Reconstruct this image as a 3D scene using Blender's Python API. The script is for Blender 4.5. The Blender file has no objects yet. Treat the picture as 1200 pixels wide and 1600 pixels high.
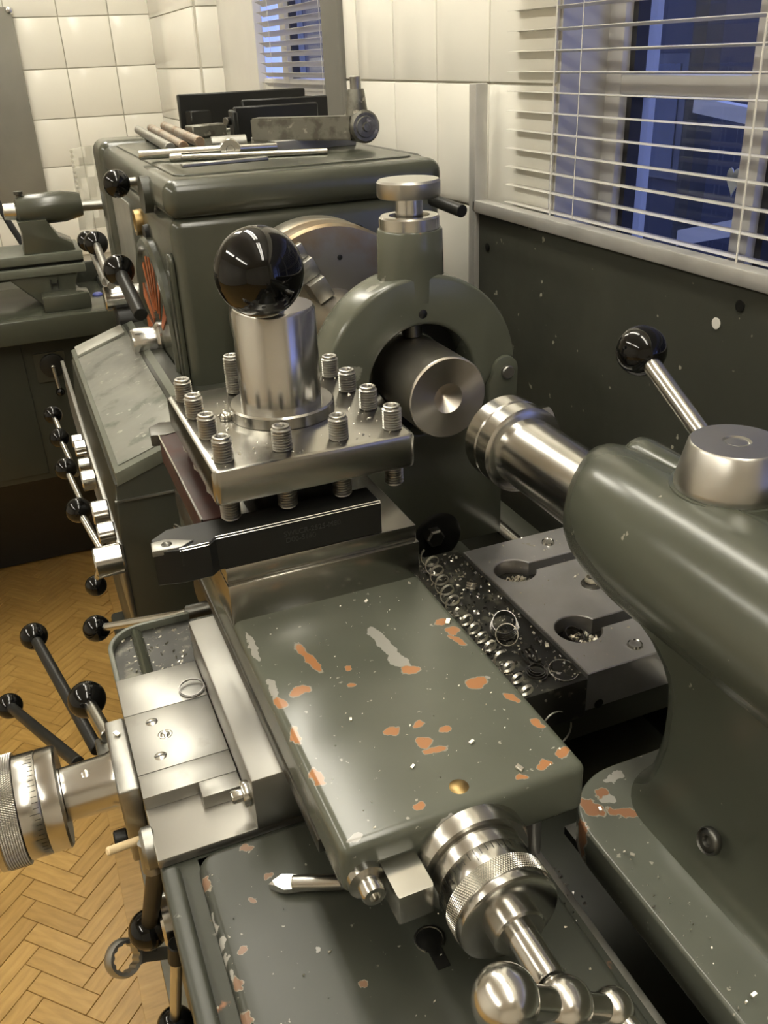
import bpy, bmesh, math, random
from mathutils import Vector, Matrix
random.seed(7)
scene = bpy.context.scene
COL = scene.collection
PI = math.pi

# ---------------------------------------------------------------- camera
F = 1390.0
def _n(v):
    return v.normalized()
_d = _n(Vector((117, 2695, F)))
_y = Vector((-645, -690, F)); _y = _n(_y - _d * _y.dot(_d))
_z = -_d
_x = _y.cross(_z)
RW = Matrix((_x, _y, _z))                 # world = RW @ (right, down, forward)
CAM = Vector((-.325, 0, 1.35))
cam_d = bpy.data.cameras.new('camera'); cam = bpy.data.objects.new('camera', cam_d); COL.objects.link(cam)
rt = RW @ Vector((1, 0, 0)); dn = RW @ Vector((0, 1, 0)); fw = RW @ Vector((0, 0, 1))
m = Matrix((rt, -dn, -fw)).transposed().to_4x4(); m.translation = CAM
cam.matrix_world = m
cam_d.sensor_fit = 'VERTICAL'; cam_d.sensor_height = 36; cam_d.lens = F / 1600 * 36
cam_d.clip_start = .01; cam_d.clip_end = 100
scene.camera = cam

# ---------------------------------------------------------------- world, exposure
w = bpy.data.worlds.new('world'); scene.world = w; w.use_nodes = True
bg = w.node_tree.nodes['Background']; bg.inputs[0].default_value = (.30, .38, 1, 1); bg.inputs[1].default_value = 1.8
scene.view_settings.view_transform = 'Standard'; scene.view_settings.look = 'None'
scene.view_settings.exposure = .60; scene.view_settings.gamma = 1
LAMP = (1, .955, .84); LAMP_W = 15.5

# ---------------------------------------------------------------- measuring helpers (points on real planes)
def ray(u, v): return RW @ Vector((u - 600, v - 800, F))
def onx(u, v, x): r = ray(u, v); return CAM + r * ((x - CAM.x) / r.x)
def ony(u, v, y): r = ray(u, v); return CAM + r * ((y - CAM.y) / r.y)
def onz(u, v, z): r = ray(u, v); return CAM + r * ((z - CAM.z) / r.z)

# ---------------------------------------------------------------- materials
MATS = {}
def nodes(name):
    mt = bpy.data.materials.new(name); mt.use_nodes = True
    nt = mt.node_tree; return mt, nt, nt.nodes['Principled BSDF']
def ramp(nt, fac, stops):
    r = nt.nodes.new('ShaderNodeValToRGB')
    el = r.color_ramp.elements
    while len(el) < len(stops): el.new(.5)
    for e, (p, c) in zip(el, stops): e.position = p; e.color = (*c, 1) if len(c) == 3 else c
    nt.links.new(fac, r.inputs[0]); return r
def noise(nt, scale, detail=4, coord='Object', stretch=None, rough=.55):
    tc = nt.nodes.new('ShaderNodeTexCoord'); n = nt.nodes.new('ShaderNodeTexNoise')
    n.inputs['Scale'].default_value = scale; n.inputs['Detail'].default_value = detail; n.inputs['Roughness'].default_value = rough
    src = tc.outputs[coord]
    if stretch:
        mp = nt.nodes.new('ShaderNodeMapping'); mp.inputs['Scale'].default_value = stretch
        nt.links.new(src, mp.inputs[0]); src = mp.outputs[0]
    nt.links.new(src, n.inputs[0]); return n
def bump(nt, b, height, strength=.2, dist=.001):
    bp = nt.nodes.new('ShaderNodeBump'); bp.inputs['Strength'].default_value = strength; bp.inputs['Distance'].default_value = dist
    nt.links.new(height, bp.inputs['Height']); nt.links.new(bp.outputs[0], b.inputs['Normal'])
def rrange(nt, b, fac, lo, hi):
    if hi > .27 and lo - .5 * (hi - lo) < .28: hi = max(hi, .33); lo = (.28 + .5 * hi) / 1.5
    k = (hi - lo) / .4
    mr = nt.nodes.new('ShaderNodeMath'); mr.operation = 'MULTIPLY_ADD'; mr.inputs[1].default_value = k; mr.inputs[2].default_value = lo - .3 * k
    nt.links.new(fac, mr.inputs[0]); nt.links.new(mr.outputs[0], b.inputs['Roughness'])
def simple(name, col, rough=.5, metal=0, var=.15, scale=30, stretch=None, bmp=0, spec=.5, coat=0):
    mt, nt, b = nodes(name)
    n = noise(nt, scale, 5, stretch=stretch)
    c0 = tuple(x * (1 - var) for x in col); c1 = tuple(min(1, x * (1 + var)) for x in col)
    r = ramp(nt, n.outputs[0], [(.3, c0), (.7, c1)])
    nt.links.new(r.outputs[0], b.inputs['Base Color'])
    b.inputs['Metallic'].default_value = metal; b.inputs['Specular IOR Level'].default_value = spec
    rv = .02 if var <= .07 else .06
    rrange(nt, b, n.outputs[0], max(.02, rough - rv), rough + rv * 1.3)
    if coat: b.inputs['Coat Weight'].default_value = coat; b.inputs['Coat Roughness'].default_value = .1
    if bmp: bump(nt, b, n.outputs[0], bmp)
    MATS[name] = mt; return mt

GREEN = (.058, .061, .045)
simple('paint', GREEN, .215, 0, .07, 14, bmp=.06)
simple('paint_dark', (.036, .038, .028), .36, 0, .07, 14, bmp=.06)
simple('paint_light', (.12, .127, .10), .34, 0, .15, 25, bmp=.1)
simple('guard_paint', (.040, .041, .031), .42, 0, .25, 9, bmp=.08)
simple('steel', (.54, .53, .49), .215, 1, .06, 20)
simple('steel_bright', (.68, .67, .63), .2, 1, .05, 20)
simple('steel_turned', (.54, .53, .50), .20, 1, .05, 20)
simple('steel_ground', (.36, .35, .32), .225, 1, .07, 26, bmp=.02)
simple('steel_grey', (.34, .335, .31), .38, 1, .2, 40)
simple('steel_dark', (.13, .128, .115), .36, 1, .3, 40)
simple('black_oxide', (.012, .012, .0105), .40, 0, .07, 60, spec=.3)
simple('oily_black', (.008, .008, .007), .3, 0, .3, 30)
simple('ball_black', (.003, .003, .003), .04, 0, .05, 10, spec=.4)
simple('aluminium', (.50, .49, .46), .45, .6, .08, 30)
simple('orange', (.42, .115, .035), .5, 0, .2, 40)
simple('rust_red', (.04, .012, .009), .55, 0, .5, 40)
simple('brass', (.36, .25, .11), .36, 1, .15, 40)
simple('pale_wood', (.74, .58, .34), .5, 0, .1, 60)
simple('white_paint', (.62, .60, .54), .35, 0, .04, 10)
simple('plaster', (.80, .78, .72), .8, 0, .03, 4)
simple('grout', (.55, .52, .44), .8, 0, .1, 30)
simple('cable', (.03, .03, .03), .5, 0, .1, 30)
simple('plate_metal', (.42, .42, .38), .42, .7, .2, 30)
simple('concrete', (.22, .21, .17), .8, 0, .25, 12)
simple('outdoor_dark', (.014, .014, .015), .8, 0, .5, 2)
simple('outdoor_mid', (.05, .048, .04), .8, 0, .5, 3)
simple('blue_cap', (.10, .12, .42), .4, 0, .1, 30)
simple('skin_tan', (.5, .33, .18), .5, 0, .1, 30)
simple('board_grey', (.24, .23, .195), .45, .2, .1, 5)
simple('grime', (.02, .018, .012), .5, .2, .5, 90)
simple('chip_steel', (.80, .76, .66), .36, 1, .2, 60)
simple('swarf_blue', (.20, .19, .18), .25, 1, .3, 80)
simple('red_plastic', (.35, .05, .02), .4, 0, .1, 30)

def tile_mat():
    mt, nt, b = nodes('tile')
    oi = nt.nodes.new('ShaderNodeObjectInfo')
    r = ramp(nt, oi.outputs['Random'], [(0, (.80, .78, .70)), (1, (.84, .82, .74))])
    nt.links.new(r.outputs[0], b.inputs['Base Color']); b.inputs['Roughness'].default_value = .16
    n = noise(nt, 6, 2); bump(nt, b, n.outputs[0], .08, .004)
    MATS['tile'] = mt
tile_mat()

def wood_mat():
    mt, nt, b = nodes('parquet_oak')
    oi = nt.nodes.new('ShaderNodeObjectInfo')
    n = noise(nt, 14, 6, stretch=(1, 7, 7))
    add = nt.nodes.new('ShaderNodeVectorMath')
    r1 = ramp(nt, n.outputs[0], [(.3, (.40, .24, .066)), (.55, (.52, .32, .095)), (.75, (.58, .375, .13))])
    r2 = ramp(nt, oi.outputs['Random'], [(0, (.82, .79, .74)), (1, (1.0, 1.0, 1.0))])
    mx = nt.nodes.new('ShaderNodeMix'); mx.data_type = 'RGBA'; mx.blend_type = 'MULTIPLY'; mx.inputs[0].default_value = 1
    nt.links.new(r1.outputs[0], mx.inputs[6]); nt.links.new(r2.outputs[0], mx.inputs[7])
    nt.links.new(mx.outputs[2], b.inputs['Base Color']); b.inputs['Roughness'].default_value = .38
    bump(nt, b, n.outputs[0], .06)
    MATS['parquet_oak'] = mt
wood_mat()
simple('parquet_far', (.44, .27, .08), .4, 0, .3, 8, stretch=(1, 5, 1))
simple('joint_dark', (.10, .055, .018), .7, 0, .3, 30)

def chipped(name, base, spots, thr=1.0, spread=.012, primer=(.36, .165, .07), rough=(.19, .235)):
    """painted casting with worn spots; each spot is (x, y, rx, ry, rot, tone) on a horizontal face, tone 0 primer, 1 bare metal"""
    mt, nt, b = nodes(name)
    geo = nt.nodes.new('ShaderNodeNewGeometry')
    nz = nt.nodes.new('ShaderNodeTexNoise'); nz.inputs['Scale'].default_value = 130; nz.inputs['Detail'].default_value = 4
    nt.links.new(geo.outputs['Position'], nz.inputs[0])
    sub = nt.nodes.new('ShaderNodeVectorMath'); sub.operation = 'SUBTRACT'; sub.inputs[1].default_value = (.5, .5, .5)
    nt.links.new(nz.outputs['Color'], sub.inputs[0])
    sc = nt.nodes.new('ShaderNodeVectorMath'); sc.operation = 'SCALE'; sc.inputs['Scale'].default_value = spread
    nt.links.new(sub.outputs[0], sc.inputs[0])
    ad = nt.nodes.new('ShaderNodeVectorMath'); ad.operation = 'ADD'
    nt.links.new(geo.outputs['Position'], ad.inputs[0]); nt.links.new(sc.outputs[0], ad.inputs[1])
    res = {}
    for (x, y, rx, ry, rot, tone) in spots:
        s2 = nt.nodes.new('ShaderNodeVectorMath'); s2.operation = 'SUBTRACT'; s2.inputs[1].default_value = (x, y, 0)
        nt.links.new(ad.outputs[0], s2.inputs[0])
        mp = nt.nodes.new('ShaderNodeMapping'); mp.vector_type = 'TEXTURE'
        mp.inputs['Rotation'].default_value = (0, 0, rot); mp.inputs['Scale'].default_value = (rx, ry, 1e4)
        nt.links.new(s2.outputs[0], mp.inputs[0])
        ln = nt.nodes.new('ShaderNodeVectorMath'); ln.operation = 'LENGTH'; nt.links.new(mp.outputs[0], ln.inputs[0])
        if tone in res:
            mn = nt.nodes.new('ShaderNodeMath'); mn.operation = 'MINIMUM'
            nt.links.new(res[tone], mn.inputs[0]); nt.links.new(ln.outputs['Value'], mn.inputs[1]); res[tone] = mn.outputs[0]
        else: res[tone] = ln.outputs['Value']
    n = noise(nt, 14, 2)
    c0 = tuple(x * .9 for x in base); c1 = tuple(x * 1.1 for x in base)
    cur = ramp(nt, n.outputs[0], [(.3, c0), (.7, c1)]).outputs[0]
    # fine scattered scuffs
    n2 = noise(nt, 210, 3); sc2 = ramp(nt, n2.outputs[0], [(.70, (0, 0, 0)), (.73, (1, 1, 1))])
    mx = nt.nodes.new('ShaderNodeMix'); mx.data_type = 'RGBA'; mx.inputs[7].default_value = (.30, .29, .24, 1)
    nt.links.new(sc2.outputs[0], mx.inputs[0]); nt.links.new(cur, mx.inputs[6]); cur = mx.outputs[2]
    metal = None
    for tone, colr in ((1, (.30, .29, .26, 1)), (0, (*primer, 1))):
        if tone not in res: continue
        lt = ramp(nt, res[tone], [(.0, (1, 1, 1)), (.5, (1, 1, 1)), (.53, (0, 0, 0))])
        dv = nt.nodes.new('ShaderNodeMath'); dv.operation = 'MULTIPLY'; dv.inputs[1].default_value = .5
        nt.links.new(res[tone], dv.inputs[0]); nt.links.new(dv.outputs[0], lt.inputs[0])
        if tone == 0:      # pale rim of broken paint round the primer
            rm = ramp(nt, dv.outputs[0], [(.0, (1, 1, 1)), (.57, (1, 1, 1)), (.60, (0, 0, 0))])
            mxr = nt.nodes.new('ShaderNodeMix'); mxr.data_type = 'RGBA'; mxr.inputs[7].default_value = (.26, .24, .19, 1)
            nt.links.new(rm.outputs[0], mxr.inputs[0]); nt.links.new(cur, mxr.inputs[6]); cur = mxr.outputs[2]
        mx = nt.nodes.new('ShaderNodeMix'); mx.data_type = 'RGBA'; mx.inputs[7].default_value = colr
        nt.links.new(lt.outputs[0], mx.inputs[0]); nt.links.new(cur, mx.inputs[6]); cur = mx.outputs[2]
    nt.links.new(cur, b.inputs['Base Color'])
    rrange(nt, b, n.outputs[0], *rough); bump(nt, b, n.outputs[0], .12)
    MATS[name] = mt

def glass_mat():
    mt = bpy.data.materials.new('window_glass'); mt.use_nodes = True; nt = mt.node_tree; nt.nodes.clear()
    out = nt.nodes.new('ShaderNodeOutputMaterial'); tr = nt.nodes.new('ShaderNodeBsdfTransparent'); gl = nt.nodes.new('ShaderNodeBsdfGlossy')
    gl.inputs['Roughness'].default_value = .01; tr.inputs[0].default_value = (.9, .93, .95, 1)
    lw = nt.nodes.new('ShaderNodeLayerWeight'); lw.inputs[0].default_value = .5
    pw = nt.nodes.new('ShaderNodeMath'); pw.operation = 'POWER'; pw.inputs[1].default_value = 5; nt.links.new(lw.outputs['Facing'], pw.inputs[0])
    fr = nt.nodes.new('ShaderNodeMath'); fr.operation = 'MULTIPLY_ADD'; fr.inputs[1].default_value = .95; fr.inputs[2].default_value = .045; nt.links.new(pw.outputs[0], fr.inputs[0])
    mx = nt.nodes.new('ShaderNodeMixShader'); nt.links.new(fr.outputs[0], mx.inputs[0]); nt.links.new(tr.outputs[0], mx.inputs[1]); nt.links.new(gl.outputs[0], mx.inputs[2])
    nt.links.new(mx.outputs[0], out.inputs[0]); MATS['glass'] = mt
    mt = bpy.data.materials.new('clear_plastic'); mt.use_nodes = True; nt = mt.node_tree; nt.nodes.clear()
    out = nt.nodes.new('ShaderNodeOutputMaterial'); tr = nt.nodes.new('ShaderNodeBsdfTransparent'); gl = nt.nodes.new('ShaderNodeBsdfPrincipled')
    gl.inputs['Roughness'].default_value = .15; gl.inputs['Base Color'].default_value = (.7, .68, .58, 1)
    mx = nt.nodes.new('ShaderNodeMixShader'); mx.inputs[0].default_value = .35; nt.links.new(tr.outputs[0], mx.inputs[1]); nt.links.new(gl.outputs[0], mx.inputs[2])
    nt.links.new(mx.outputs[0], out.inputs[0]); MATS['clear_plastic'] = mt
    mt, nt, b = nodes('lamp_diffuser'); b.inputs['Emission Color'].default_value = (*LAMP, 1); b.inputs['Emission Strength'].default_value = LAMP_W
    n = noise(nt, 3); MATS['lamp'] = mt
glass_mat()

# ---------------------------------------------------------------- object helpers
WL = {}                                       # world location of every object made here
def wloc(o): return WL.get(o.name, Vector((0, 0, 0)))
def props(o, label=None, cat=None, group=None, kind=None):
    if label: o['label'] = label
    if cat: o['category'] = cat
    if group: o['group'] = group
    if kind: o['kind'] = kind
    return o
def thing(name, label, cat, loc, group=None, kind=None):
    o = bpy.data.objects.new(name, None); COL.objects.link(o); o.empty_display_size = .02
    o.location = loc; WL[o.name] = Vector(loc); return props(o, label, cat, group, kind)
def mk(name, bm, mat, parent=None, smooth=True, angle=40):
    """bm in world coordinates -> one mesh object, child of parent (or with its own origin at its base)"""
    if parent is not None: off = wloc(parent)
    else:
        xs = [v.co for v in bm.verts]
        off = Vector(((min(c.x for c in xs) + max(c.x for c in xs)) / 2, (min(c.y for c in xs) + max(c.y for c in xs)) / 2, min(c.z for c in xs)))
    bmesh.ops.translate(bm, verts=bm.verts, vec=-off)
    bmesh.ops.recalc_face_normals(bm, faces=bm.faces)
    me = bpy.data.meshes.new(name); bm.to_mesh(me); bm.free()
    me.materials.append(MATS[mat])
    if smooth:
        for p in me.polygons: p.use_smooth = True
        me.set_sharp_from_angle(angle=math.radians(angle))
    o = bpy.data.objects.new(name, me); COL.objects.link(o)
    if parent is not None: o.parent = parent
    else: o.location = off
    WL[o.name] = off.copy() if parent is None else wloc(parent).copy()
    return o
def copy_at(o, name, parent, pos, rot=None, scale=None):
    """another object sharing o's mesh (mesh centred on its own origin); pos in world"""
    c = bpy.data.objects.new(name, o.data if hasattr(o, 'data') else o); COL.objects.link(c)
    if parent is not None: c.parent = parent; c.location = Vector(pos) - wloc(parent)
    else: c.location = pos
    if rot is not None: c.rotation_euler = rot
    if scale is not None: c.scale = scale
    WL[c.name] = Vector(pos); return c
def mesh_of(bm, mat, name, smooth=True, angle=40):
    bmesh.ops.recalc_face_normals(bm, faces=bm.faces)
    me = bpy.data.meshes.new(name); bm.to_mesh(me); bm.free(); me.materials.append(MATS[mat])
    if smooth:
        for p in me.polygons: p.use_smooth = True
        me.set_sharp_from_angle(angle=math.radians(angle))
    return me
def add_box(bm, x0, x1, y0, y1, z0, z1, bev=0, seg=2):
    r = bmesh.ops.create_cube(bm, size=1)
    vs = r['verts']
    for v in vs: v.co = Vector(((x0 + x1) / 2 + v.co.x * (x1 - x0), (y0 + y1) / 2 + v.co.y * (y1 - y0), (z0 + z1) / 2 + v.co.z * (z1 - z0)))
    if bev:
        es = {e for v in vs for e in v.link_edges}
        bmesh.ops.bevel(bm, geom=list(es), offset=bev, segments=seg, affect='EDGES', profile=.5)
    return bm
def bx(*a, bev=0, seg=2): return add_box(bmesh.new(), *a, bev=bev, seg=seg)
def add_prism(bm, poly, axis, a, b, bev=0, seg=2):
    """extrude 2-D polygon; axis 'y': poly=(x,z); 'z': (x,y); 'x': (y,z)"""
    def P(p, t):
        return {'y': (p[0], t, p[1]), 'z': (p[0], p[1], t), 'x': (t, p[0], p[1])}[axis]
    va = [bm.verts.new(P(p, a)) for p in poly]; vb = [bm.verts.new(P(p, b)) for p in poly]
    n = len(poly); fs = [bm.faces.new(va), bm.faces.new(vb[::-1])]
    for i in range(n): fs.append(bm.faces.new((va[i], vb[i], vb[(i + 1) % n], va[(i + 1) % n])))
    if bev:
        bmesh.ops.recalc_face_normals(bm, faces=fs)
        es = [e for f in fs[:2] for e in f.edges]
        bmesh.ops.bevel(bm, geom=list(set(es)), offset=bev, segments=seg, affect='EDGES', profile=.5)
    return bm
def prism(*a, **k): return add_prism(bmesh.new(), *a, **k)
def frame_from(d):
    d = Vector(d).normalized(); a = Vector((0, 0, 1)) if abs(d.z) < .9 else Vector((1, 0, 0))
    u = a.cross(d).normalized(); v = d.cross(u); return u, v, d
def add_rev(bm, prof, o, d, seg=40, hexr=()):
    """revolve profile [(radius, height along d)] about the axis through o; profile indices in hexr are hexagonal"""
    o = Vector(o); u, v, d = frame_from(d); rings = []
    for k, (r, h) in enumerate(prof):
        c = o + d * h
        if r <= 1e-7: rings.append([bm.verts.new(c)]); continue
        ring = []
        for i in range(seg):
            a = 2 * PI * i / seg; rr = r
            if k in hexr:
                t = (a % (PI / 3)) - PI / 6; rr = r * math.cos(PI / 6) / math.cos(t)
            ring.append(bm.verts.new(c + (u * math.cos(a) + v * math.sin(a)) * rr))
        rings.append(ring)
    for A, B in zip(rings, rings[1:]):
        if len(A) == 1 and len(B) == 1: continue
        for i in range(seg):
            j = (i + 1) % seg
            if len(A) == 1: bm.faces.new((A[0], B[i], B[j]))
            elif len(B) == 1: bm.faces.new((A[i], B[0], A[j]))
            else: bm.faces.new((A[i], B[i], B[j], A[j]))
    return bm
def rev(*a, **k): return add_rev(bmesh.new(), *a, **k)
def cyl_prof(r, h0, h1, c=.001):
    return [(0, h0), (r - c, h0), (r, h0 + c), (r, h1 - c), (r - c, h1), (0, h1)]
def add_rod(bm, a, b, r, r2=None, seg=20, c=.0008):
    a = Vector(a); b = Vector(b); L = (b - a).length; r2 = r if r2 is None else r2
    return add_rev(bm, [(0, 0), (r - c, 0), (r, c), (r2, L - c), (r2 - c, L), (0, L)], a, b - a, seg)
def rod(*a, **k): return add_rod(bmesh.new(), *a, **k)
def add_ball(bm, c, r, seg=40, rings=24):
    return add_rev(bm, [(r * math.sin(PI * i / rings), -r * math.cos(PI * i / rings)) for i in range(rings + 1)], c, (0, 0, 1), seg)
def ball(*a, **k): return add_ball(bmesh.new(), *a, **k)
def add_tube(bm, pts, r, seg=8, cap=True):
    pts = [Vector(p) for p in pts]; rings = []; prev = None
    for i, p in enumerate(pts):
        t = (pts[min(i + 1, len(pts) - 1)] - pts[max(i - 1, 0)]).normalized()
        if prev is None: u = frame_from(t)[0]
        else: u = (prev - t * prev.dot(t)).normalized()
        prev = u; v = t.cross(u)
        rr = r[i] if isinstance(r, (list, tuple)) else r
        rings.append([bm.verts.new(p + (u * math.cos(2 * PI * k / seg) + v * math.sin(2 * PI * k / seg)) * rr) for k in range(seg)])
    for A, B in zip(rings, rings[1:]):
        for k in range(seg): bm.faces.new((A[k], A[(k + 1) % seg], B[(k + 1) % seg], B[k]))
    if cap: bm.faces.new(rings[0]); bm.faces.new(rings[-1][::-1])
    return bm
def tube(*a, **k): return add_tube(bmesh.new(), *a, **k)
def add_ribbon(bm, pts, wv, th):
    """flat curl: strip of width vector wv(i) and thickness th along pts"""
    rings = []
    for i, p in enumerate(pts):
        p = Vector(p); t = (Vector(pts[min(i + 1, len(pts) - 1)]) - Vector(pts[max(i - 1, 0)])).normalized()
        wd = Vector(wv(i)); n = t.cross(wd).normalized() * th
        rings.append([bm.verts.new(p - wd / 2 - n), bm.verts.new(p + wd / 2 - n), bm.verts.new(p + wd / 2 + n), bm.verts.new(p - wd / 2 + n)])
    for A, B in zip(rings, rings[1:]):
        for k in range(4): bm.faces.new((A[k], A[(k + 1) % 4], B[(k + 1) % 4], B[k]))
    bm.faces.new(rings[0]); bm.faces.new(rings[-1][::-1]); return bm
def knurl(o, d, r, h0, h1, n=110, rows=7, depth=.0006):
    """knurled ring: diamond relief"""
    bm = bmesh.new(); o = Vector(o); u, v, d = frame_from(d); R = []
    for k in range(rows + 1):
        ring = []
        for i in range(n):
            a = 2 * PI * (i + (.5 if k % 2 else 0)) / n
            rr = r
            ring.append(bm.verts.new(o + d * (h0 + (h1 - h0) * k / rows) + (u * math.cos(a) + v * math.sin(a)) * rr))
        R.append(ring)
    for k in range(rows):
        for i in range(n):
            j = (i + 1) % n; A, B = R[k], R[k + 1]
            if k % 2 == 0: tris = ((A[i], A[j], B[i]), (A[j], B[j], B[i]))
            else: tris = ((A[i], A[j], B[j]), (A[i], B[j], B[i]))
            for t in tris: bm.faces.new(t)
    res = bmesh.ops.poke(bm, faces=bm.faces[:])
    for vv in res['verts']:
        rel = vv.co - o; ax = d * rel.dot(d); vv.co = o + ax + (rel - ax).normalized() * (r + depth)
    # end rings down to the axis
    for k, h in ((0, h0), (-1, h1)):
        bm.faces.new(R[k] if k else R[k][::-1])
    return bm
def arc(cx, cy, r, a0, a1, n=12): return [(cx + r * math.cos(a0 + (a1 - a0) * i / n), cy + r * math.sin(a0 + (a1 - a0) * i / n)) for i in range(n + 1)]
def rrect(x0, x1, y0, y1, r, n=6):
    rs = r if isinstance(r, (list, tuple)) else [r] * 4      # corners: x0y0, x1y0, x1y1, x0y1
    return (arc(x0 + rs[0], y0 + rs[0], rs[0], PI, 1.5 * PI, n) + arc(x1 - rs[1], y0 + rs[1], rs[1], 1.5 * PI, 2 * PI, n)
            + arc(x1 - rs[2], y1 - rs[2], rs[2], 0, .5 * PI, n) + arc(x0 + rs[3], y1 - rs[3], rs[3], .5 * PI, PI, n))
def loft(sections):
    """sections: list of equal-length closed 3-D loops"""
    bm = bmesh.new(); R = [[bm.verts.new(p) for p in s] for s in sections]; n = len(R[0])
    for A, B in zip(R, R[1:]):
        for i in range(n): bm.faces.new((A[i], A[(i + 1) % n], B[(i + 1) % n], B[i]))
    bm.faces.new(R[0][::-1]); bm.faces.new(R[-1]); return bm
def helix(c, axis, r, turns, pitch, n=22, r2=None, phase=0):
    u, v, d = frame_from(axis); c = Vector(c); N = int(turns * n); out = []
    for i in range(N + 1):
        t = i / N; a = phase + 2 * PI * turns * t; rr = r + ((r2 if r2 is not None else r) - r) * t
        out.append(c + (u * math.cos(a) + v * math.sin(a)) * rr + d * (pitch * turns * t))
    return out
def text_mesh(s, size, mat, depth=.0002):
    cu = bpy.data.curves.new('lettering', 'FONT'); cu.body = s; cu.size = size; cu.extrude = depth
    o = bpy.data.objects.new('tmp', cu); COL.objects.link(o)
    dg = bpy.context.evaluated_depsgraph_get(); me = bpy.data.meshes.new_from_object(o.evaluated_get(dg))
    bpy.data.objects.remove(o); me.materials.clear(); me.materials.append(MATS[mat]); return me
def lever(parent, pb, rb, pe, rr, rodmat='steel', rr2=None, names=('rod', 'knob')):
    """ball-ended lever: rod from pe up to the ball at pb"""
    pb = Vector(pb); pe = Vector(pe)
    mk(names[0], rod(pe, pb - (pb - pe).normalized() * rb * .8, rr2 or rr, rr), rodmat, parent)
    k = mk(names[1], ball(pb, rb), 'ball_black', parent); return k

# ---------------------------------------------------------------- special materials
def layered(name, c0, layers, rough=(.25, .4), metal=0, bmp=.1):
    """base colour c0 then layers of (noise scale, lo, hi, colour, detail, stretch)"""
    mt, nt, b = nodes(name)
    rgb = nt.nodes.new('ShaderNodeRGB'); rgb.outputs[0].default_value = (*c0, 1); cur = rgb.outputs[0]; n = None
    for (s, lo, hi, col, det, stretch) in layers:
        n = noise(nt, s, det, stretch=stretch)
        r = ramp(nt, n.outputs[0], [(lo, (0, 0, 0)), (hi, (1, 1, 1))])
        mx = nt.nodes.new('ShaderNodeMix'); mx.data_type = 'RGBA'; mx.inputs[7].default_value = (*col, 1)
        nt.links.new(r.outputs[0], mx.inputs[0]); nt.links.new(cur, mx.inputs[6]); cur = mx.outputs[2]
    nt.links.new(cur, b.inputs['Base Color']); b.inputs['Metallic'].default_value = metal
    n = noise(nt, 25, 5); rrange(nt, b, n.outputs[0], *rough); bump(nt, b, n.outputs[0], bmp)
    MATS[name] = mt
layered('guard_splat', (.042, .043, .033), [(3, .4, .7, (.060, .060, .045), 3, None), (55, .70, .73, (.34, .32, .25), 2, None), (7, .66, .72, (.085, .06, .04), 4, None)], (.36, .5))
layered('worn_plate', (.21, .212, .188), [(7, .42, .66, (.27, .268, .235), 4, None), (26, .55, .66, (.13, .138, .115), 6, None), (80, .64, .70, (.38, .37, .32), 4, None)], (.34, .5), .4)
layered('chuck_steel', (.38, .36, .30), [(9, .45, .62, (.34, .22, .10), 5, None), (14, .56, .66, (.38, .355, .28), 4, None)], (.34, .46), 1)
layered('workpiece_steel', (.52, .50, .45), [(5, .5, .66, (.44, .39, .31), 3, None)], (.31, .35), 1, .01)
layered('steady_paint', (.100, .106, .080), [(8, .35, .75, (.085, .090, .068), 2, None), (34, .68, .71, (.30, .10, .045), 4, None), (28, .66, .70, (.24, .24, .20), 5, None)], (.20, .24))
layered('saddle_paint', (.036, .039, .030), [(6, .35, .75, (.044, .047, .036), 2, None), (34, .69, .72, (.26, .12, .06), 4, None), (60, .69, .72, (.20, .20, .17), 4, None)], (.36, .42))
layered('tail_paint', (.066, .071, .053), [(5, .35, .75, (.057, .061, .046), 2, None), (90, .72, .74, (.22, .21, .17), 3, None)], (.19, .235), 0, .04)
layered('ground_top', (.37, .365, .34), [(8, .45, .7, (.32, .315, .29), 4, None), (40, .62, .78, (.28, .27, .24), 5, None)], (.36, .42), 1, .02)
layered('oily_ground', (.34, .33, .30), [(14, .5, .62, (.18, .17, .12), 5, None), (40, .66, .72, (.50, .46, .30), 5, None)], (.22, .42), .9, .06)
layered('tslot_plate', (.56, .555, .57), [(10, .45, .65, (.47, .465, .46), 5, None), (60, .7, .74, (.5, .48, .42), 3, None)], (.26, .40), .9, .03)
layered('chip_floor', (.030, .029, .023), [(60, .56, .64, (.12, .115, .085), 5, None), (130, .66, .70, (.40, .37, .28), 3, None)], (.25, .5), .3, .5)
_s = []
def spot(u, v, rx, ry, rot, tone, z=1.015):
    p = onz(u, v, z); _s.append((p.x, p.y, rx * .8, ry * .8, rot, tone))
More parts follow.
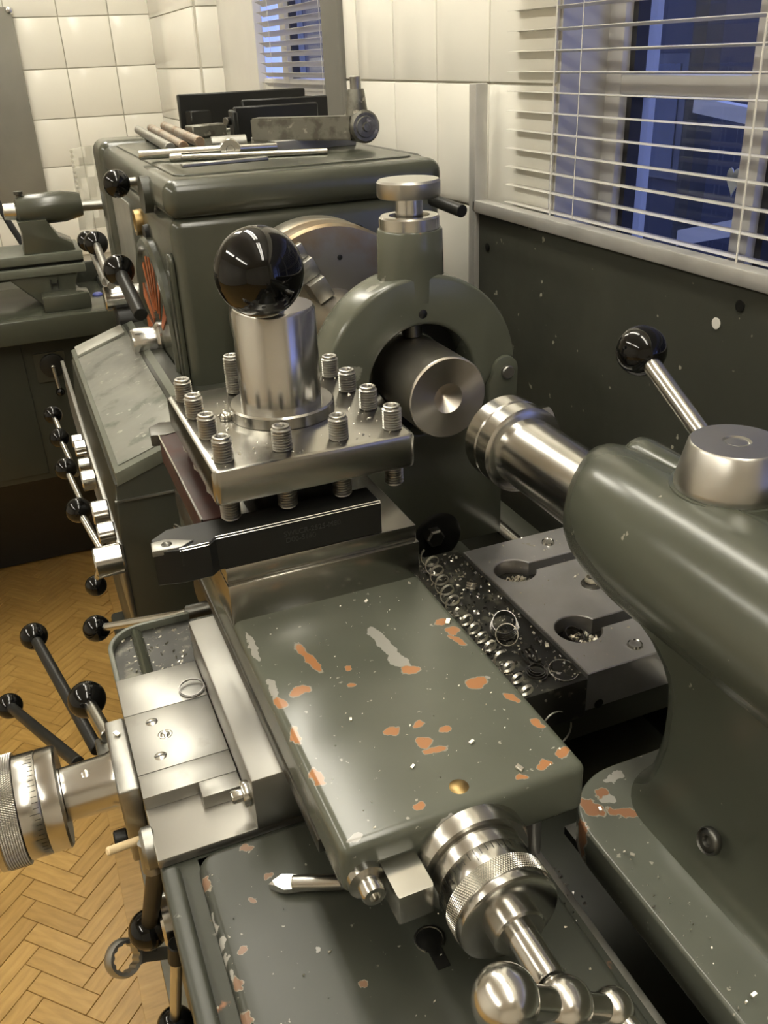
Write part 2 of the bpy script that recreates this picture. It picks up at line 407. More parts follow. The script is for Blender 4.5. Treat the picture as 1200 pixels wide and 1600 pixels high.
for a in ((470, 1080, .0075, .0045, 0, 0), (482, 1028, .0035, .020, .15, 0), (600, 1005, .0055, .026, .10, 1), (622, 1032, .006, .010, .5, 1), (642, 1046, .007, .005, -.3, 0),
          (746, 1066, .0075, .006, .2, 0), (612, 1143, .0045, .0035, 0, 0), (654, 1131, .004, .003, .4, 0), (695, 1139, .004, .003, 0, 0), (662, 1160, .005, .004, 0, 0), (678, 1171, .008, .0035, -.2, 0),
          (549, 1071, .003, .003, 0, 0), (545, 1044, .0025, .002, 0, 0), (494, 1214, .0035, .008, .2, 0), (851, 1195, .004, .003, 0, 0), (815, 1213, .004, .0028, 0, 0), (655, 1258, .0035, .003, 0, 0),
          (708, 985, .006, .005, .3, 0), (690, 972, .004, .004, .3, 0), (425, 1075, .003, .012, 0, 1), (437, 1098, .004, .007, 0, 0), (462, 1150, .003, .009, 0, 0),
          (700, 1275, .010, .003, .1, 1), (552, 1308, .006, .003, 0, 1), (880, 1175, .005, .004, .6, 0), (760, 1060, .003, .002, 0, 1), (715, 1000, .003, .008, .4, 0), (800, 1090, .0025, .006, .4, 0), (840, 1130, .0025, .006, .4, 0), (395, 1010, .003, .02, 0, 1), (665, 1160, .003, .003, 0, 1)):
    spot(*a)
chipped('compound_paint', (.100, .106, .083), _s, spread=.008)
_s = []
for a in ((925, 1262, .006, .010, .2, 0), (975, 1270, .012, .004, -.5, 0), (940, 1240, .006, .005, 0, 0), (905, 1285, .004, .010, 0, 0), (960, 1215, .010, .004, .2, 1), (950, 1250, .006, .005, 0, 1), (935, 1345, .003, .010, 0, 0), (985, 1430, .003, .012, 0, 1)):
    spot(*a, z=.932)
chipped('tail_base_paint', (.105, .111, .090), _s, primer=(.26, .13, .07))

_s = []
for a in ((323, 1378, .003, .006, 0, 0), (331, 1440, .003, .010, 0, 1), (335, 1462, .0025, .004, 0, 0), (347, 1470, .004, .004, 0, 1), (377, 1483, .0025, .003, 0, 0), (352, 1495, .003, .003, 0, 1), (372, 1534, .003, .005, 0, 0), (383, 1590, .004, .006, 0, 0), (360, 1520, .002, .004, 0, 1), (418, 1367, .003, .003, 0, 0), (394, 1408, .0025, .002, 0, 0), (569, 1536, .003, .003, 0, 0), (385, 1324, .004, .0025, 0, 0), (498, 1487, .002, .002, 0, 1)):
    spot(*a, z=.9315)
chipped('saddle_panel_paint', (.040, .043, .033), _s, primer=(.20, .115, .07), rough=(.36, .42))
layered('steel_rusty', (.40, .36, .31), [(30, .45, .6, (.30, .20, .13), 5, None)], (.3, .45), .8)
layered('steel_worn', (.20, .195, .165), [(40, .5, .62, (.12, .115, .095), 5, None), (70, .62, .68, (.40, .38, .32), 4, None)], (.35, .5), .8)
simple('screw_steel', (.44, .43, .40), .26, 1, .1, 60)
simple('aluminium_dark', (.20, .195, .175), .5, .4, .06, 20)
simple('steel_worn_light', (.30, .295, .27), .5, .7, .1, 40)
simple('steel_satin', (.50, .49, .455), .34, 1, .06, 20)
simple('etched', (.024, .024, .022), .6, 0, .1, 60)

def turned_face():
    mt, nt, b = nodes('turned_face')
    b.inputs['Metallic'].default_value = 1; b.inputs['Roughness'].default_value = .34; b.inputs['Anisotropic'].default_value = .85
    tg = nt.nodes.new('ShaderNodeTangent'); tg.direction_type = 'RADIAL'; tg.axis = 'Y'; nt.links.new(tg.outputs[0], b.inputs['Tangent'])
    n = noise(nt, 18, 3); r = ramp(nt, n.outputs[0], [(.35, (.56, .50, .42)), (.65, (.62, .60, .55))]); nt.links.new(r.outputs[0], b.inputs['Base Color'])
    MATS['turned_face'] = mt
turned_face()

# ================================================================ THE ROOM
XW, YB = .36, 4.0                    # window wall plane, back wall plane
XL, YF, ZC = -3.6, -2.6, 2.6
def struct(name, bm, mat, label=None, smooth=False):
    o = mk(name, bm, mat, None, smooth); o['kind'] = 'structure'
    if label: o['label'] = label
    return o
floor = struct('floor', bx(XL, .6, YF, YB + .1, -.06, -.004), 'parquet_far', 'oak herringbone parquet floor')
struct('ceiling', bx(XL, .6, YF, YB + .1, ZC, ZC + .05), 'plaster', 'white plaster ceiling')
struct('wall_left', bx(XL - .1, XL, YF, YB + .1, -.06, ZC), 'plaster', 'plain white side wall')
struct('wall_front', bx(XL, .6, YF - .1, YF, -.06, ZC), 'plaster', 'plain white wall behind the viewer')
wall_back = struct('wall_back', bx(XL, .6, YB, YB + .1, -.06, ZC), 'grout', 'white tiled end wall')
W1 = (1.93, 3.2, .95, 2.2)           # window_1 opening y0 y1 z0 z1
W2 = (-1.2, 1.075, 1.0, 2.2)         # window_2 opening
bm = bmesh.new()
for a in ((YF, W2[0], -.06, ZC), (W2[0], W2[1], -.06, W2[2]), (W2[0], W2[1], W2[3], ZC), (W2[1], W1[0], -.06, ZC),
          (W1[0], W1[1], -.06, W1[2]), (W1[0], W1[1], W1[3], ZC), (W1[1], YB, -.06, ZC)):
    add_box(bm, XW, XW + .135, a[0], a[1], a[2], a[3])
wall_right = struct('wall_right', bm, 'grout', 'white tiled window wall')

T = .174                              # wall tile pitch
def tile_mesh(wd, ht, ax):
    b = bmesh.new(); g = .003; t = .006
    if ax == 'y': add_box(b, -wd / 2 + g / 2, wd / 2 - g / 2, -t, .002, -ht / 2 + g / 2, ht / 2 - g / 2, bev=.002, seg=2)
    else: add_box(b, -t, .002, -wd / 2 + g / 2, wd / 2 - g / 2, -ht / 2 + g / 2, ht / 2 - g / 2, bev=.002, seg=2)
    return mesh_of(b, 'tile', 'tile')
TB = tile_mesh(.186, T, 'y')
for i in range(-6, 2):
    for j in range(-4, 4):
        copy_at(TB, 'tile', wall_back, (.018 + .186 * (i + .5) - .002, YB, 1.345 + T * (j + .5)))
TR = tile_mesh(.172, T, 'x'); TRe = tile_mesh(.796, T, 'x')
for k, y in enumerate((1.161, 1.333, 1.505, 1.677, 1.849)):
    for j in range(-3, 3): copy_at(TR, 'tile', wall_right, (XW, y, 1.306 + T * (j + .5)))
for j in range(-3, 3): copy_at(TRe, 'tile', wall_right, (XW, 3.6, 1.33 + T * (j + .5)))
# tiled far reveal of window 1 and plain reveal of window 2
TV = tile_mesh(.15, T, 'y')
for j in range(-2, 3): copy_at(TV, 'tile', wall_right, (XW + .08, 3.2, 1.33 + T * (j + .5)))

def window(name, y0, y1, z0, z1, x, stiles, transoms, label):
    """white casement window, stiles = (y0, y1) vertical bars, transoms = (z0, z1)"""
    root = thing(name, label, None, (x, (y0 + y1) / 2, z0), kind='structure')
    for a, b in stiles: mk('stile', bx(x, x + .05, a, b, z0, z1, bev=.004), 'white_paint', root)
    for a, b in transoms: mk('rail', bx(x + .002, x + .048, y0, y1, a, b, bev=.004), 'white_paint', root)
    ys = sorted(stiles); zs = sorted(transoms)
    for (a, b), (c, d) in zip(ys, ys[1:]):
        for (e, f_), (g, h) in zip(zs, zs[1:]):
            mk('pane', bx(x + .03, x + .034, b - .004, c + .004, f_ - .004, g + .004), 'glass', root, smooth=False)
            mk('glazing_bead', bx(x + .012, x + .03, c - .010, c + .001, f_, g), 'cable', root, smooth=False)
    return root
window('window_1', W1[0], W1[1], W1[2], W1[3], XW + .075,
       [(W1[0], 2.0), (2.48, 2.53), (3.02, 3.2)], [(W1[2], .99), (1.26, 1.30), (2.16, 2.2)], 'far white window behind the headstock')
window('window_2', W2[0], W2[1], W2[2], W2[3], XW + .07,
       [(-1.2, -1.14), (-.45, -.40), (.12, .17), (.785, .815), (1.04, 1.075)], [(W2[2], 1.05), (1.291, 1.315), (2.15, 2.2)], 'large white window above the splash guard')
# window boards and outer jambs
struct('trim_1', bx(XW - .01, XW + .13, W2[0], W2[1], W2[2] - .02, W2[2] + .004, bev=.003), 'white_paint', 'white sill of the large window')
bm = bmesh.new()
for (y0, y1, z0, z1) in (W1, W2):
    add_box(bm, XW + .123, XW + .142, y1 - .016, y1 + .03, z0, z1); add_box(bm, XW + .123, XW + .142, y0 - .03, y0 + .016, z0, z1)
struct('trim_2', bm, 'white_paint', 'white outer jambs of the two windows')
struct('trim_3', bx(XW - .016, XW + .012, 1.83, 1.935, .9, 2.3, bev=.003), 'aluminium_dark', 'grey metal corner strip beside the far window')
struct('trim_4', bx(XW - .004, XW + .10, 1.905, 1.95, .9, 2.3, bev=.003), 'white_paint', 'white lining of the far window')
struct('trim_6', bx(XW + .001, XW + .072, 1.071, 1.0752, W2[2], W2[3]), 'white_paint', 'white painted reveal of the large window')
struct('trim_5', bx(XW + .06, XW + .085, 2.72, 3.05, .9, 2.3, bev=.003), 'white_paint', 'broad white casing of the far window')

# outside: dark yard and house beyond the glass
yard = struct('ground', bx(.7, 14, -10, 14, -1.2, -1.1), 'outdoor_dark', 'dark ground outside')
hb = thing('neighbouring_house', 'dark house front seen through the big window', 'building', (5.5, 4, -1.1))
mk('wall', bx(5.5, 6.2, -7, 18, -1.1, 4.6), 'outdoor_dark', hb)
for y in (1.6, 3.2, 5.0, 7.0):
    f_ = mk('window', bx(5.46, 5.5, y, y + .9, .2, 1.25), 'outdoor_mid', hb); mk('pane', bx(5.44, 5.46, y + .08, y + .82, .28, 1.17), 'glass', f_)
tr = thing('garden_fence', 'pale diagonal-braced rail seen through the lower panes', 'fence', (1.3, 1.6, -1.1))
def bar(a, b, wd): return prism([(a[0], a[1]), (b[0], b[1]), (b[0], b[1] + wd), (a[0], a[1] + wd)], 'x', 1.3, 1.33)
pA, pB = onx(1082, 176, 1.3), onx(1162, 190, 1.3)
mk('rail', bar((pB.y - 1.2, pB.z - .12), (pA.y, pA.z), .035), 'white_paint', tr)
pA, pB = onx(1056, 384, 1.3), onx(1200, 350, 1.3)
mk('rail', bar((pB.y - .5, pB.z + .12), (pA.y, pA.z), .04), 'white_paint', tr)
mk('post', bx(1.33, 1.38, onx(1062, 300, 1.3).y, onx(1062, 300, 1.3).y + .05, -1.1, 1.5), 'outdoor_mid', tr)
hp = onx(1130, 283, XW + .092)
heart = []
for i in range(28):
    t = 2 * PI * i / 28
    heart.append((hp.y + .0011 * 16 * math.sin(t) ** 3 * .62, hp.z + .0011 * (13 * math.cos(t) - 5 * math.cos(2 * t) - 2 * math.cos(3 * t) - math.cos(4 * t))))
o = mk('paper_heart', prism(heart, 'x', hp.x + .014, hp.x + .0155), 'white_paint'); props(o, 'pale paper heart stuck on the window pane', 'decoration')

# blinds
def blind(name, label, y0, y1, x, z0, n, pitch, tilt, cords, wands):
    root = thing(name, label, 'blind', (x, (y0 + y1) / 2, z0), group='venetian blinds at the windows')
    b = bmesh.new(); N = 6; wd = .024
    prof = [(-wd / 2 + wd * i / N, .0016 * (1 - (2 * i / N - 1) ** 2)) for i in range(N + 1)]
    prof = prof + [(p[0], p[1] - .0005) for p in prof[::-1]]
    c, s = math.cos(tilt), math.sin(tilt)
    add_prism(b, [(p[0] * c - p[1] * s, p[0] * s + p[1] * c) for p in prof], 'y', -(y1 - y0) / 2, (y1 - y0) / 2)
    me = mesh_of(b, 'blind_slat', 'slat', angle=60)
    for i in range(n): copy_at(me, 'slat', root, (x, (y0 + y1) / 2, z0 + pitch * i))
    for y in cords: mk('ladder_cord', tube([(x - .012, y, z0 - .01), (x - .012, y, z0 + pitch * n)], .0006, 6), 'white_paint', root)
    for y in wands: mk('pull_cord', tube([(x - .02, y, z0 - .02), (x - .021, y + .004, z0 + .25), (x - .02, y, z0 + pitch * n)], .0011, 6), 'white_paint', root)
    mk('head_rail', bx(x - .02, x + .02, y0, y1, z0 + pitch * n, z0 + pitch * n + .03, bev=.003), 'white_paint', root)
    mk('bottom_rail', bx(x - .014, x + .014, y0, y1, z0 - .035, z0 - .02, bev=.004), 'white_paint', root)
simple('blind_slat', (.60, .58, .52), .28, .2, .03, 5)
blind('venetian_blind', 'white venetian blind with open slats hanging before the big window', -.9, 1.165, XW - .012, 1.0833, 44, .0237, -.10, (.99, .45), (1.028, .688))
blind('venetian_blind', 'small venetian blind with slats across the far window behind the headstock', 1.97, 2.62, XW + .05, 1.05, 46, .0237, -.5, (2.5, 2.1), ())

# back-wall board
bd = thing('wall_board', 'plain grey metal board screwed to the far tiled wall', 'board', (-.55, YB - .03, .9))
bo = mk('panel', bx(-1.1, -.145, YB - .03, YB - .008, .87, 1.553, bev=.002), 'board_grey', bd)
for u, v in ((14, 16), (75, 305)): mk('screw_head', rev([(0, 0), (.014, 0), (.011, .006), (0, .009)], ony(u, v, YB - .03), (0, -1, 0), 16), 'steel_bright', bd)

# ---------------------------------------------------------------- floor blocks (herringbone)
Wd, Ln = .0364, .1215
U = Vector((1, 1, 0)).normalized(); V = Vector((-1, 1, 0)).normalized()
B0 = Vector((-.4699, 1.2375, 0)) - U * Ln - V * (Wd - Ln)
g = .0005
b = add_box(bmesh.new(), -Ln / 2 + g, Ln / 2 - g, -Wd / 2 + g, Wd / 2 - g, -.01, 0, bev=.0007, seg=1)
BM = mesh_of(b, 'parquet_oak', 'parquet_block', smooth=False)
cnt = 0; cand = []
for mm in range(-14, 14):
    for n in range(-90, 90):
        for kind in (0, 1):
            o_ = B0 + U * (mm * (Ln + Wd) + n * Wd) + V * (mm * (Wd - Ln) + n * Wd)
            if kind == 0: c = o_ + U * Ln / 2 + V * Wd / 2; rz = PI / 4
            else: c = o_ + U * (Ln + Wd / 2) + V * (Wd - Ln / 2); rz = 3 * PI / 4
            if -.93 < c.x < (-.375 if c.y < 1.47 else -.265) and .88 < c.y < 2.75: cand.append((abs(c.x + .42) * 1.6 + (c.y - .9) * .4, c, rz))
cand.sort(key=lambda t: t[0])
random.seed(3)
for d_, c, rz in cand[:298]:
    copy_at(BM, 'parquet_block', floor, (c.x, c.y, random.uniform(-.0004, .0004)), (0, 0, rz + (PI if random.random() < .5 else 0)))
b = bmesh.new()
for d_, c, rz in cand[298:]:
    add_box(b, -Ln / 2 + g, Ln / 2 - g, -Wd / 2 + g, Wd / 2 - g, -.01, 0)
    vs = b.verts[-8:]; b.verts.ensure_lookup_table(); vs = b.verts[-8:]
    bmesh.ops.transform(b, verts=vs, matrix=Matrix.Translation(c) @ Matrix.Rotation(rz, 4, 'Z'))
o = mk('parquet_field', b, 'parquet_far', floor, smooth=False); o['kind'] = 'stuff'
y = .2; k = 0
while y < 1.45:
    L = (.31, .27, .34, .29)[k % 4]; k += 1
    mk('border_plank', bx(-.3835, -.3425, y, y + L - .001, -.012, .0012, bev=.0006, seg=1), 'parquet_oak', floor, smooth=False); y += L
y = 1.55
while y < 2.5:
    mk('border_plank', bx(-.272, -.216, y, y + .309, -.012, .0012, bev=.0006, seg=1), 'parquet_oak', floor, smooth=False); y += .31
struct('plinth', bx(-.342, .34, -.6, 1.5, -.004, .006), 'concrete', 'grey concrete strip under the lathe')

# ceiling lamps
def lamp(x, y, label):
    r = thing('ceiling_light', label, 'light', (x, y, ZC), group='fluorescent ceiling lights')
    mk('housing', bx(x - .10, x + .10, y - .78, y + .78, ZC - .05, ZC, bev=.004), 'white_paint', r)
    for s in (-.05, .05): mk('tube', rod((x + s, y - .74, ZC - .075), (x + s, y + .74, ZC - .075), .028, seg=16), 'lamp', r)
lamp(-.15, -.30, 'twin-tube fluorescent light on the ceiling above the tailstock end')
lamp(-.15, 1.45, 'twin-tube fluorescent light on the ceiling above the headstock')
lamp(-.35, 3.10, 'twin-tube fluorescent light on the ceiling near the tiled end wall')
lamp(-1.9, -.30, 'twin-tube fluorescent light on the ceiling left of the viewer')
lamp(-1.9, 1.45, 'twin-tube fluorescent light on the ceiling over the parquet aisle')

# ================================================================ SPLASH GUARD
XG = .32
sg = thing('splash_guard', 'dark green sheet splash guard with grey metal rim behind the bed', 'guard', (XG, .6, .55))
pan = mk('panel', bx(XG, XG + .004, -.5, 1.222, .55, 1.145), 'guard_splat', sg, smooth=False)
mk('rim', bx(XG - .008, XG + .012, -.5, 1.215, 1.1375, 1.1545, bev=.002), 'aluminium', sg)
mk('rim_post', bx(XG - .008, XG + .012, 1.207, 1.227, .6, 1.308, bev=.002), 'aluminium', sg)
for u, v in ((1120, 505), (762, 386), (1157, 478)):
    p = onx(u, v, XG); mk('bolt_hole', rev([(0, 0), (.0055, 0), (.006, .0012), (.0045, .0015), (0, .0004)], p, (-1, 0, 0), 18), 'white_paint' if u == 1120 else 'oily_black', sg)  # one hole painted white for the light showing through it

# ================================================================ BED
bed = thing('lathe_bed', 'grey-green lathe bed with ground steel ways under the carriage', 'lathe bed', (0, .5, .006))
mk('rear_rail', bx(.108, .140, -.5, 1.07, .80, .884, bev=.003), 'paint_dark', bed)
for x0, x1 in ((-.165, -.117), (.0885, .1065)):
    mk('way', prism([(x0, .84), (x1, .84), (x1, .893), (x1 - .006, .898), (x0 + .006, .898), (x0, .893)], 'y', -.5, 1.07), 'steel_ground', bed)
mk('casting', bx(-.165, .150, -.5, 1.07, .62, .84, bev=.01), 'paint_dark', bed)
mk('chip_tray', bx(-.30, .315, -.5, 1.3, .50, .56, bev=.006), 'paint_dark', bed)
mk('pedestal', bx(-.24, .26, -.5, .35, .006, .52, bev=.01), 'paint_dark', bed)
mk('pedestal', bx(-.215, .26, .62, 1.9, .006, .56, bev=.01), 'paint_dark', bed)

# ================================================================ HEADSTOCK
HX0, HX1, HY0, HY1 = -.152, .192, 1.07, 1.63
hs = thing('lathe_headstock', 'grey-green lathe headstock with lidded top and control levers', 'lathe headstock', (.02, 1.35, .75))
mk('housing', bx(HX0, HX1, HY0, HY1, .752, 1.190, bev=.014, seg=4), 'paint', hs)
lid = mk('lid', bx(HX0 - .003, HX1 + .003, HY0 - .004, HY1 + .01, 1.1885, 1.232, bev=.017, seg=5), 'paint', hs)
mk('lid_rim', prism(rrect(HX0 + .018, HX1 - .02, HY0 + .03, HY1 - .01, .02), 'z', 1.226, 1.2345, bev=.003), 'paint', lid)
mk('end_cover', bx(HX0 - .007, HX1 + .04, HY1 + .01, HY1 + .12, .70, 1.238, bev=.02, seg=4), 'paint', hs)
mk('motor_cover', bx(HX1 - .02, HX1 + .035, HY0 + .10, HY1 + .1, .80, 1.228, bev=.02, seg=4), 'paint_dark', hs)
mk('name_plate_sheen', prism(rrect(1.41, 1.605, 1.035, 1.168, .006), 'x', HX0 - .0012, HX0), 'plate_metal', hs)  # plate enlarged to stand in for the glancing reflection on the side paint
# speed dial with orange sectors
DC = Vector((HX0, 1.246, 1.008))
dial = mk('speed_dial', rev([(0, .006), (.118, .006), (.122, .005), (.126, .011), (.134, .011), (.138, .007), (.138, 0), (0, 0)], DC, (-1, 0, 0), 64), 'paint', hs)
for a0, a1 in ((72, 78), (88, 93), (102, 108), (120, 126), (52, 58), (140, 150), (20, 32), (-10, 5)):
    pts = arc(DC.y, DC.z, .112, math.radians(a0), math.radians(a1), 4) + arc(DC.y, DC.z, .040, math.radians(a1), math.radians(a0), 3)
    mk('sector', prism(pts, 'x', HX0 - .0072, HX0 - .005), 'orange', dial, smooth=False)
mk('dial_hub', rev([(0, 0), (.024, 0), (.024, .004), (.019, .008), (.019, .036), (.017, .040), (0, .040)], DC + Vector((-.006, 0, 0)), (-1, 0, 0), 32), 'steel_turned', hs)
mk('pointer_block', bx(HX0 - .042, HX0 - .008, 1.20, 1.285, .958, .985, bev=.006), 'black_oxide', hs)
mk('side_recess_frame', prism(rrect(1.078, 1.104, .97, 1.150, .011), 'x', HX0 - .006, HX0, bev=.002), 'paint', hs)
mk('side_recess', prism(rrect(1.084, 1.099, 1.0, 1.130, .007), 'x', HX0 - .0075, HX0 - .005), 'paint_dark', hs)
p = onx(222, 347, HX0); mk('oil_sight_glass', rev([(0, .004), (.011, .004), (.012, .010), (.017, .010), (.018, 0), (0, 0)], p, (-1, 0, 0), 24), 'brass', hs)
mk('oil_plug', rev([(0, .006), (.013, .006), (.014, 0), (0, 0)], p + Vector((0, -.045, -.01)), (-1, 0, 0), 20), 'black_oxide', hs)
mk('lever_boss', prism([(p_[0], p_[1]) for p_ in arc(1.185, 1.206, .022, 0, 2 * PI, 24)[:-1]], 'x', HX0 - .011, HX0), 'paint_dark', hs)
# levers of the headstock: (ball px, ball radius, rod end)
def fwd(u, v, d): return CAM + ray(u, v) * (d / F)
pb = fwd(182, 287, 1.17); mk('lever_rod', rod(pb, pb + Vector((.05, .0, .002)), .0055), 'steel_grey', hs); mk('lever_knob', ball(pb, .0178), 'ball_black', hs)
pb = fwd(186, 422, 1.16); pe = onx(220, 492, HX0 - .045)
lever(hs, pb, .020, pe, .0085, 'black_oxide', names=('lever_rod', 'lever_knob'))
pb = fwd(150, 380, 1.45); pe = onx(174, 446, -.205); lever(hs, pb, .0192, pe, .006, 'steel_grey', names=('lever_rod', 'lever_knob'))
pb = fwd(137, 377, 1.58); lever(hs, pb, .018, onx(165, 440, -.205), .006, 'steel_grey', names=('lever_rod', 'lever_knob'))
mk('lever_hub', rev(cyl_prof(.018, 0, .055, .002), (HX0 - .058, 1.425, 1.032), (1, 0, 0), 28), 'steel_turned', hs)
mk('lever_hub', rev(cyl_prof(.024, 0, .05, .002), (HX0 - .045, 1.42, .995), (1, 0, 0), 28), 'black_oxide', hs)
# black rod handle at the back of the headstock front
a, b_ = ony(676, 312, 1.05), ony(722, 330, .98); mk('guard_handle', rod(a, b_, .0075), 'black_oxide', hs)
mk('spindle_flange', rev(cyl_prof(.085, 0, .042, .003), (0, 1.03, 1.08), (0, 1, 0), 64), 'steel_grey', hs)

# feed gearbox under the headstock
gb = thing('feed_gearbox', 'feed gearbox with sloping worn metal plate below the headstock', 'gearbox', (-.24, 1.13, .56))
GY0, GY1 = .90, 1.395
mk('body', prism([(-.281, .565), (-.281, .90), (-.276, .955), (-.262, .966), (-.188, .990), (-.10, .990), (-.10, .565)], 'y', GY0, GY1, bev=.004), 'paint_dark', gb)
# sloping plate: follow slope from (-.2735,.9664) to (-.188,.9957)
def slope(x): return .9655 + (x + .2735) * (.0293 / .0855)
def slab(x0, x1, y0, y1, t0, t1):
    return prism([(x0, slope(x0) + t0), (x1, slope(x1) + t0), (x1, slope(x1) + t1), (x0, slope(x0) + t1)], 'y', y0, y1, bev=.0008)
mk('cover', slab(-.2735, -.178, GY0 - .002, GY1 + .002, -.012, .003), 'paint_light', gb)
mk('index_plate', slab(-.268, -.1925, GY0 + .012, GY1 - .058, .0028, .0045), 'worn_plate', gb)
mk('name_strip', slab(-.268, -.1965, GY1 - .052, GY1 - .004, .0028, .0075), 'plate_metal', gb)
mk('cover_flange', prism([(-.192, .98), (-.160, .99), (-.160, .999), (-.192, .998)], 'y', GY0 + .02, GY1, bev=.001), 'paint_dark', gb)
mk('side_plate', bx(-.286, -.280, GY0 - .002, GY1 + .25, .79, .885, bev=.001), 'steel_grey', gb)
mk('end_joint', bx(-.279, -.19, GY0 - .003, GY0 + .001, .9345, .9365), 'steel_grey', gb)
for u, v, r, L in ((170, 876, .0155, .028), (166, 832, .011, .018), (157, 800, .013, .018), (139, 750, .013, .018), (132, 726, .010, .016), (126, 700, .011, .016), (121, 689, .010, .016)):
    p = onx(u, v, -.286 - L / 2); mk('lever_hub', rev(cyl_prof(r, 0, L, .0015), (-.286 - L, p.y, p.z), (1, 0, 0), 28), 'steel_turned', gb)
def on_gear(u, v, x): return onx(u, v, x)
for (u, v, rp, ue, ve, xe) in ((83, 648, 14, 100, 690, -.30), (93, 684, 15, 120, 742, -.306), (103, 732, 17, 136, 802, -.306), (123, 797, 20, 163, 866, -.310), (150, 915, 16.5, 160, 872, -.31)):
    dp = F * .0165 / rp if u != 150 else 1.12
    pb = fwd(u, v, dp); rb = rp * dp / F
    pe = fwd(ue, ve, dp * .955) if u != 150 else fwd(ue, ve, 1.10)
    lever(gb, pb, rb, pe, .0048, 'steel', names=('lever_rod', 'lever_knob'))

# lead screw / bed front below the gearbox, mostly in the dark
mk('lead_screw', rod((-.262, -.4, .70), (-.262, .9, .70), .012, seg=24), 'steel_dark', bed)

# ================================================================ CHUCK, WORKPIECE
ck = thing('lathe_chuck', 'large three-jaw chuck with rust-tinted face behind the steady rest', 'chuck', (0, .99, .97))
mk('body', rev([(.030, .0), (.100, .0), (.104, .0006), (.107, .004), (.107, .030), (.1065, .031), (.107, .032), (.107, .068), (.104, .072), (.030, .072)], (0, .955, 1.08), (0, 1, 0), 96), 'chuck_steel', ck)
for k in range(3):
    a = math.radians(118 + 120 * k)
    bm = bmesh.new()
    for (r0, r1, h, wd) in ((.038, .062, .034, .010), (.062, .082, .020, .012), (.082, .098, .009, .012)):
        add_box(bm, r0, r1, -h, .004, -wd, wd, bev=.0012)
    for v_ in bm.verts:
        x, y, z = v_.co; v_.co = Vector((x * math.cos(a) - z * math.sin(a), .955 + y, 1.08 + x * math.sin(a) + z * math.cos(a)))
    mk('jaw', bm, 'steel_grey', ck)
    a2 = a + PI / 3
    mk('pinion_socket', rev([(0, 0), (.008, 0), (.009, .001), (.012, .0015), (0, .0012)], (.1062 * math.cos(a2), .99, 1.08 + .1062 * math.sin(a2)), (math.cos(a2), 0, math.sin(a2)), 20), 'oily_black', ck)
p = ony(531, 402, .955); mk('face_hole', rev([(0, .0006), (.0022, .0006), (.003, .0003), (0, 0)], p, (0, -1, 0), 16), 'oily_black', ck)
wp = thing('workpiece', 'round turned steel bar with a centre-drilled end held in the steady rest', 'workpiece', (0, .662, 1.08))
mk('bar', rev([(0, .012), (.0360, .0012), (.0370, .0022), (.0370, .31), (0, .31)], (0, .662, 1.08), (0, 1, 0), 96), 'workpiece_steel', wp)
mk('end_face', rev([(.0130, .0006), (.0136, .0), (.0355, .0), (.0364, .0014)], (0, .662, 1.08), (0, 1, 0), 96), 'turned_face', wp)
mk('centre_hole', rev([(0, .011), (.0012, .011), (.0122, .0016), (.0131, .0006)], (0, .662, 1.08), (0, 1, 0), 64), 'turned_face', wp)

# ================================================================ STEADY REST
st = thing('steady_rest', 'grey-green cast steady rest ringing the steel bar', 'steady rest', (0, .74, .90))
SY0, SY1 = .713, .760
R0, R1 = .0525, .0965
up = (arc(.0, 1.08, R1, math.radians(4), math.radians(184), 48)
      + arc(0, 1.08, R0, math.radians(184), math.radians(-8), 40) + [(.062, 1.060), (.070, 1.071), (.074, 1.083), (.082, 1.090)])
mk('upper_half', prism(up, 'y', SY0, SY1, bev=.004, seg=3), 'steady_paint', st)
low = arc(0, 1.08, R0, math.radians(184), math.radians(352), 40)
low = low + [(.064, 1.058), (.070, 1.045), (.086, 1.035), (.0865, .90), (-.12, .90), (-.12, 1.02), (-.097, 1.072)]
mk('lower_half', prism(low[::-1], 'y', SY0 + .002, SY1 - .002, bev=.003), 'paint', st)
cl = [(.066, 1.035), (.066, 1.068)] + arc(.084, 1.079, .0135, math.radians(190), math.radians(0), 14) + [(.0975, 1.035)]
mk('hinge_lug', prism(cl, 'y', SY0 - .004, SY0 + .012, bev=.002), 'steady_paint', st)
mk('hinge_pin', rev(cyl_prof(.0065, 0, .006, .001), (.085, SY0 - .002, 1.077), (0, -1, 0), 20), 'steel_grey', st)
bm = rev([(0, 0), (.0318, 0), (.0306, .020), (.0300, .035), (.0288, .060), (.0278, .0615), (0, .0615)], (0, .737, 1.152), (0, 0, 1), 64)
for v_ in bm.verts:
    k_ = .77 + .23 * min(1, max(0, (v_.co.z - 1.165) / .04)); v_.co.y = .737 + (v_.co.y - .737) * k_
mk('neck', bm, 'steady_paint', st)
mk('gap_shade_ring', rev([(.0382, 0), (.0575, 0), (.0575, .004), (.0382, .004), (.0382, 0)], (0, SY1 - .010, 1.08), (0, 1, 0), 64), 'black_oxide', st)  # black ring added to darken the open gap round the bar
mk('gland_nut', rev([(0, 0), (.0255, 0), (.0265, .001), (.0265, .0105), (.025, .012), (.018, .012), (.0175, .009), (.013, .009), (0, .009)], (0, .737, 1.2125), (0, 0, 1), 48), 'steel', st)
mk('screw_stem', rev(cyl_prof(.0120, 0, .028, .001), (0, .737, 1.218), (0, 0, 1), 32), 'steel_turned', st)
mk('adjusting_knob', rev([(0, 0), (.0262, 0), (.0275, .002), (.0275, .0125), (.0258, .0145), (0, .0150)], (0, .737, 1.2395), (0, 0, 1), 64), 'steel_satin', st)
mk('oil_hole', rev([(0, .0006), (.0032, .0006), (.0042, 0), (0, 0)], ony(661, 491, SY0), (0, -1, 0), 18), 'oily_black', st)
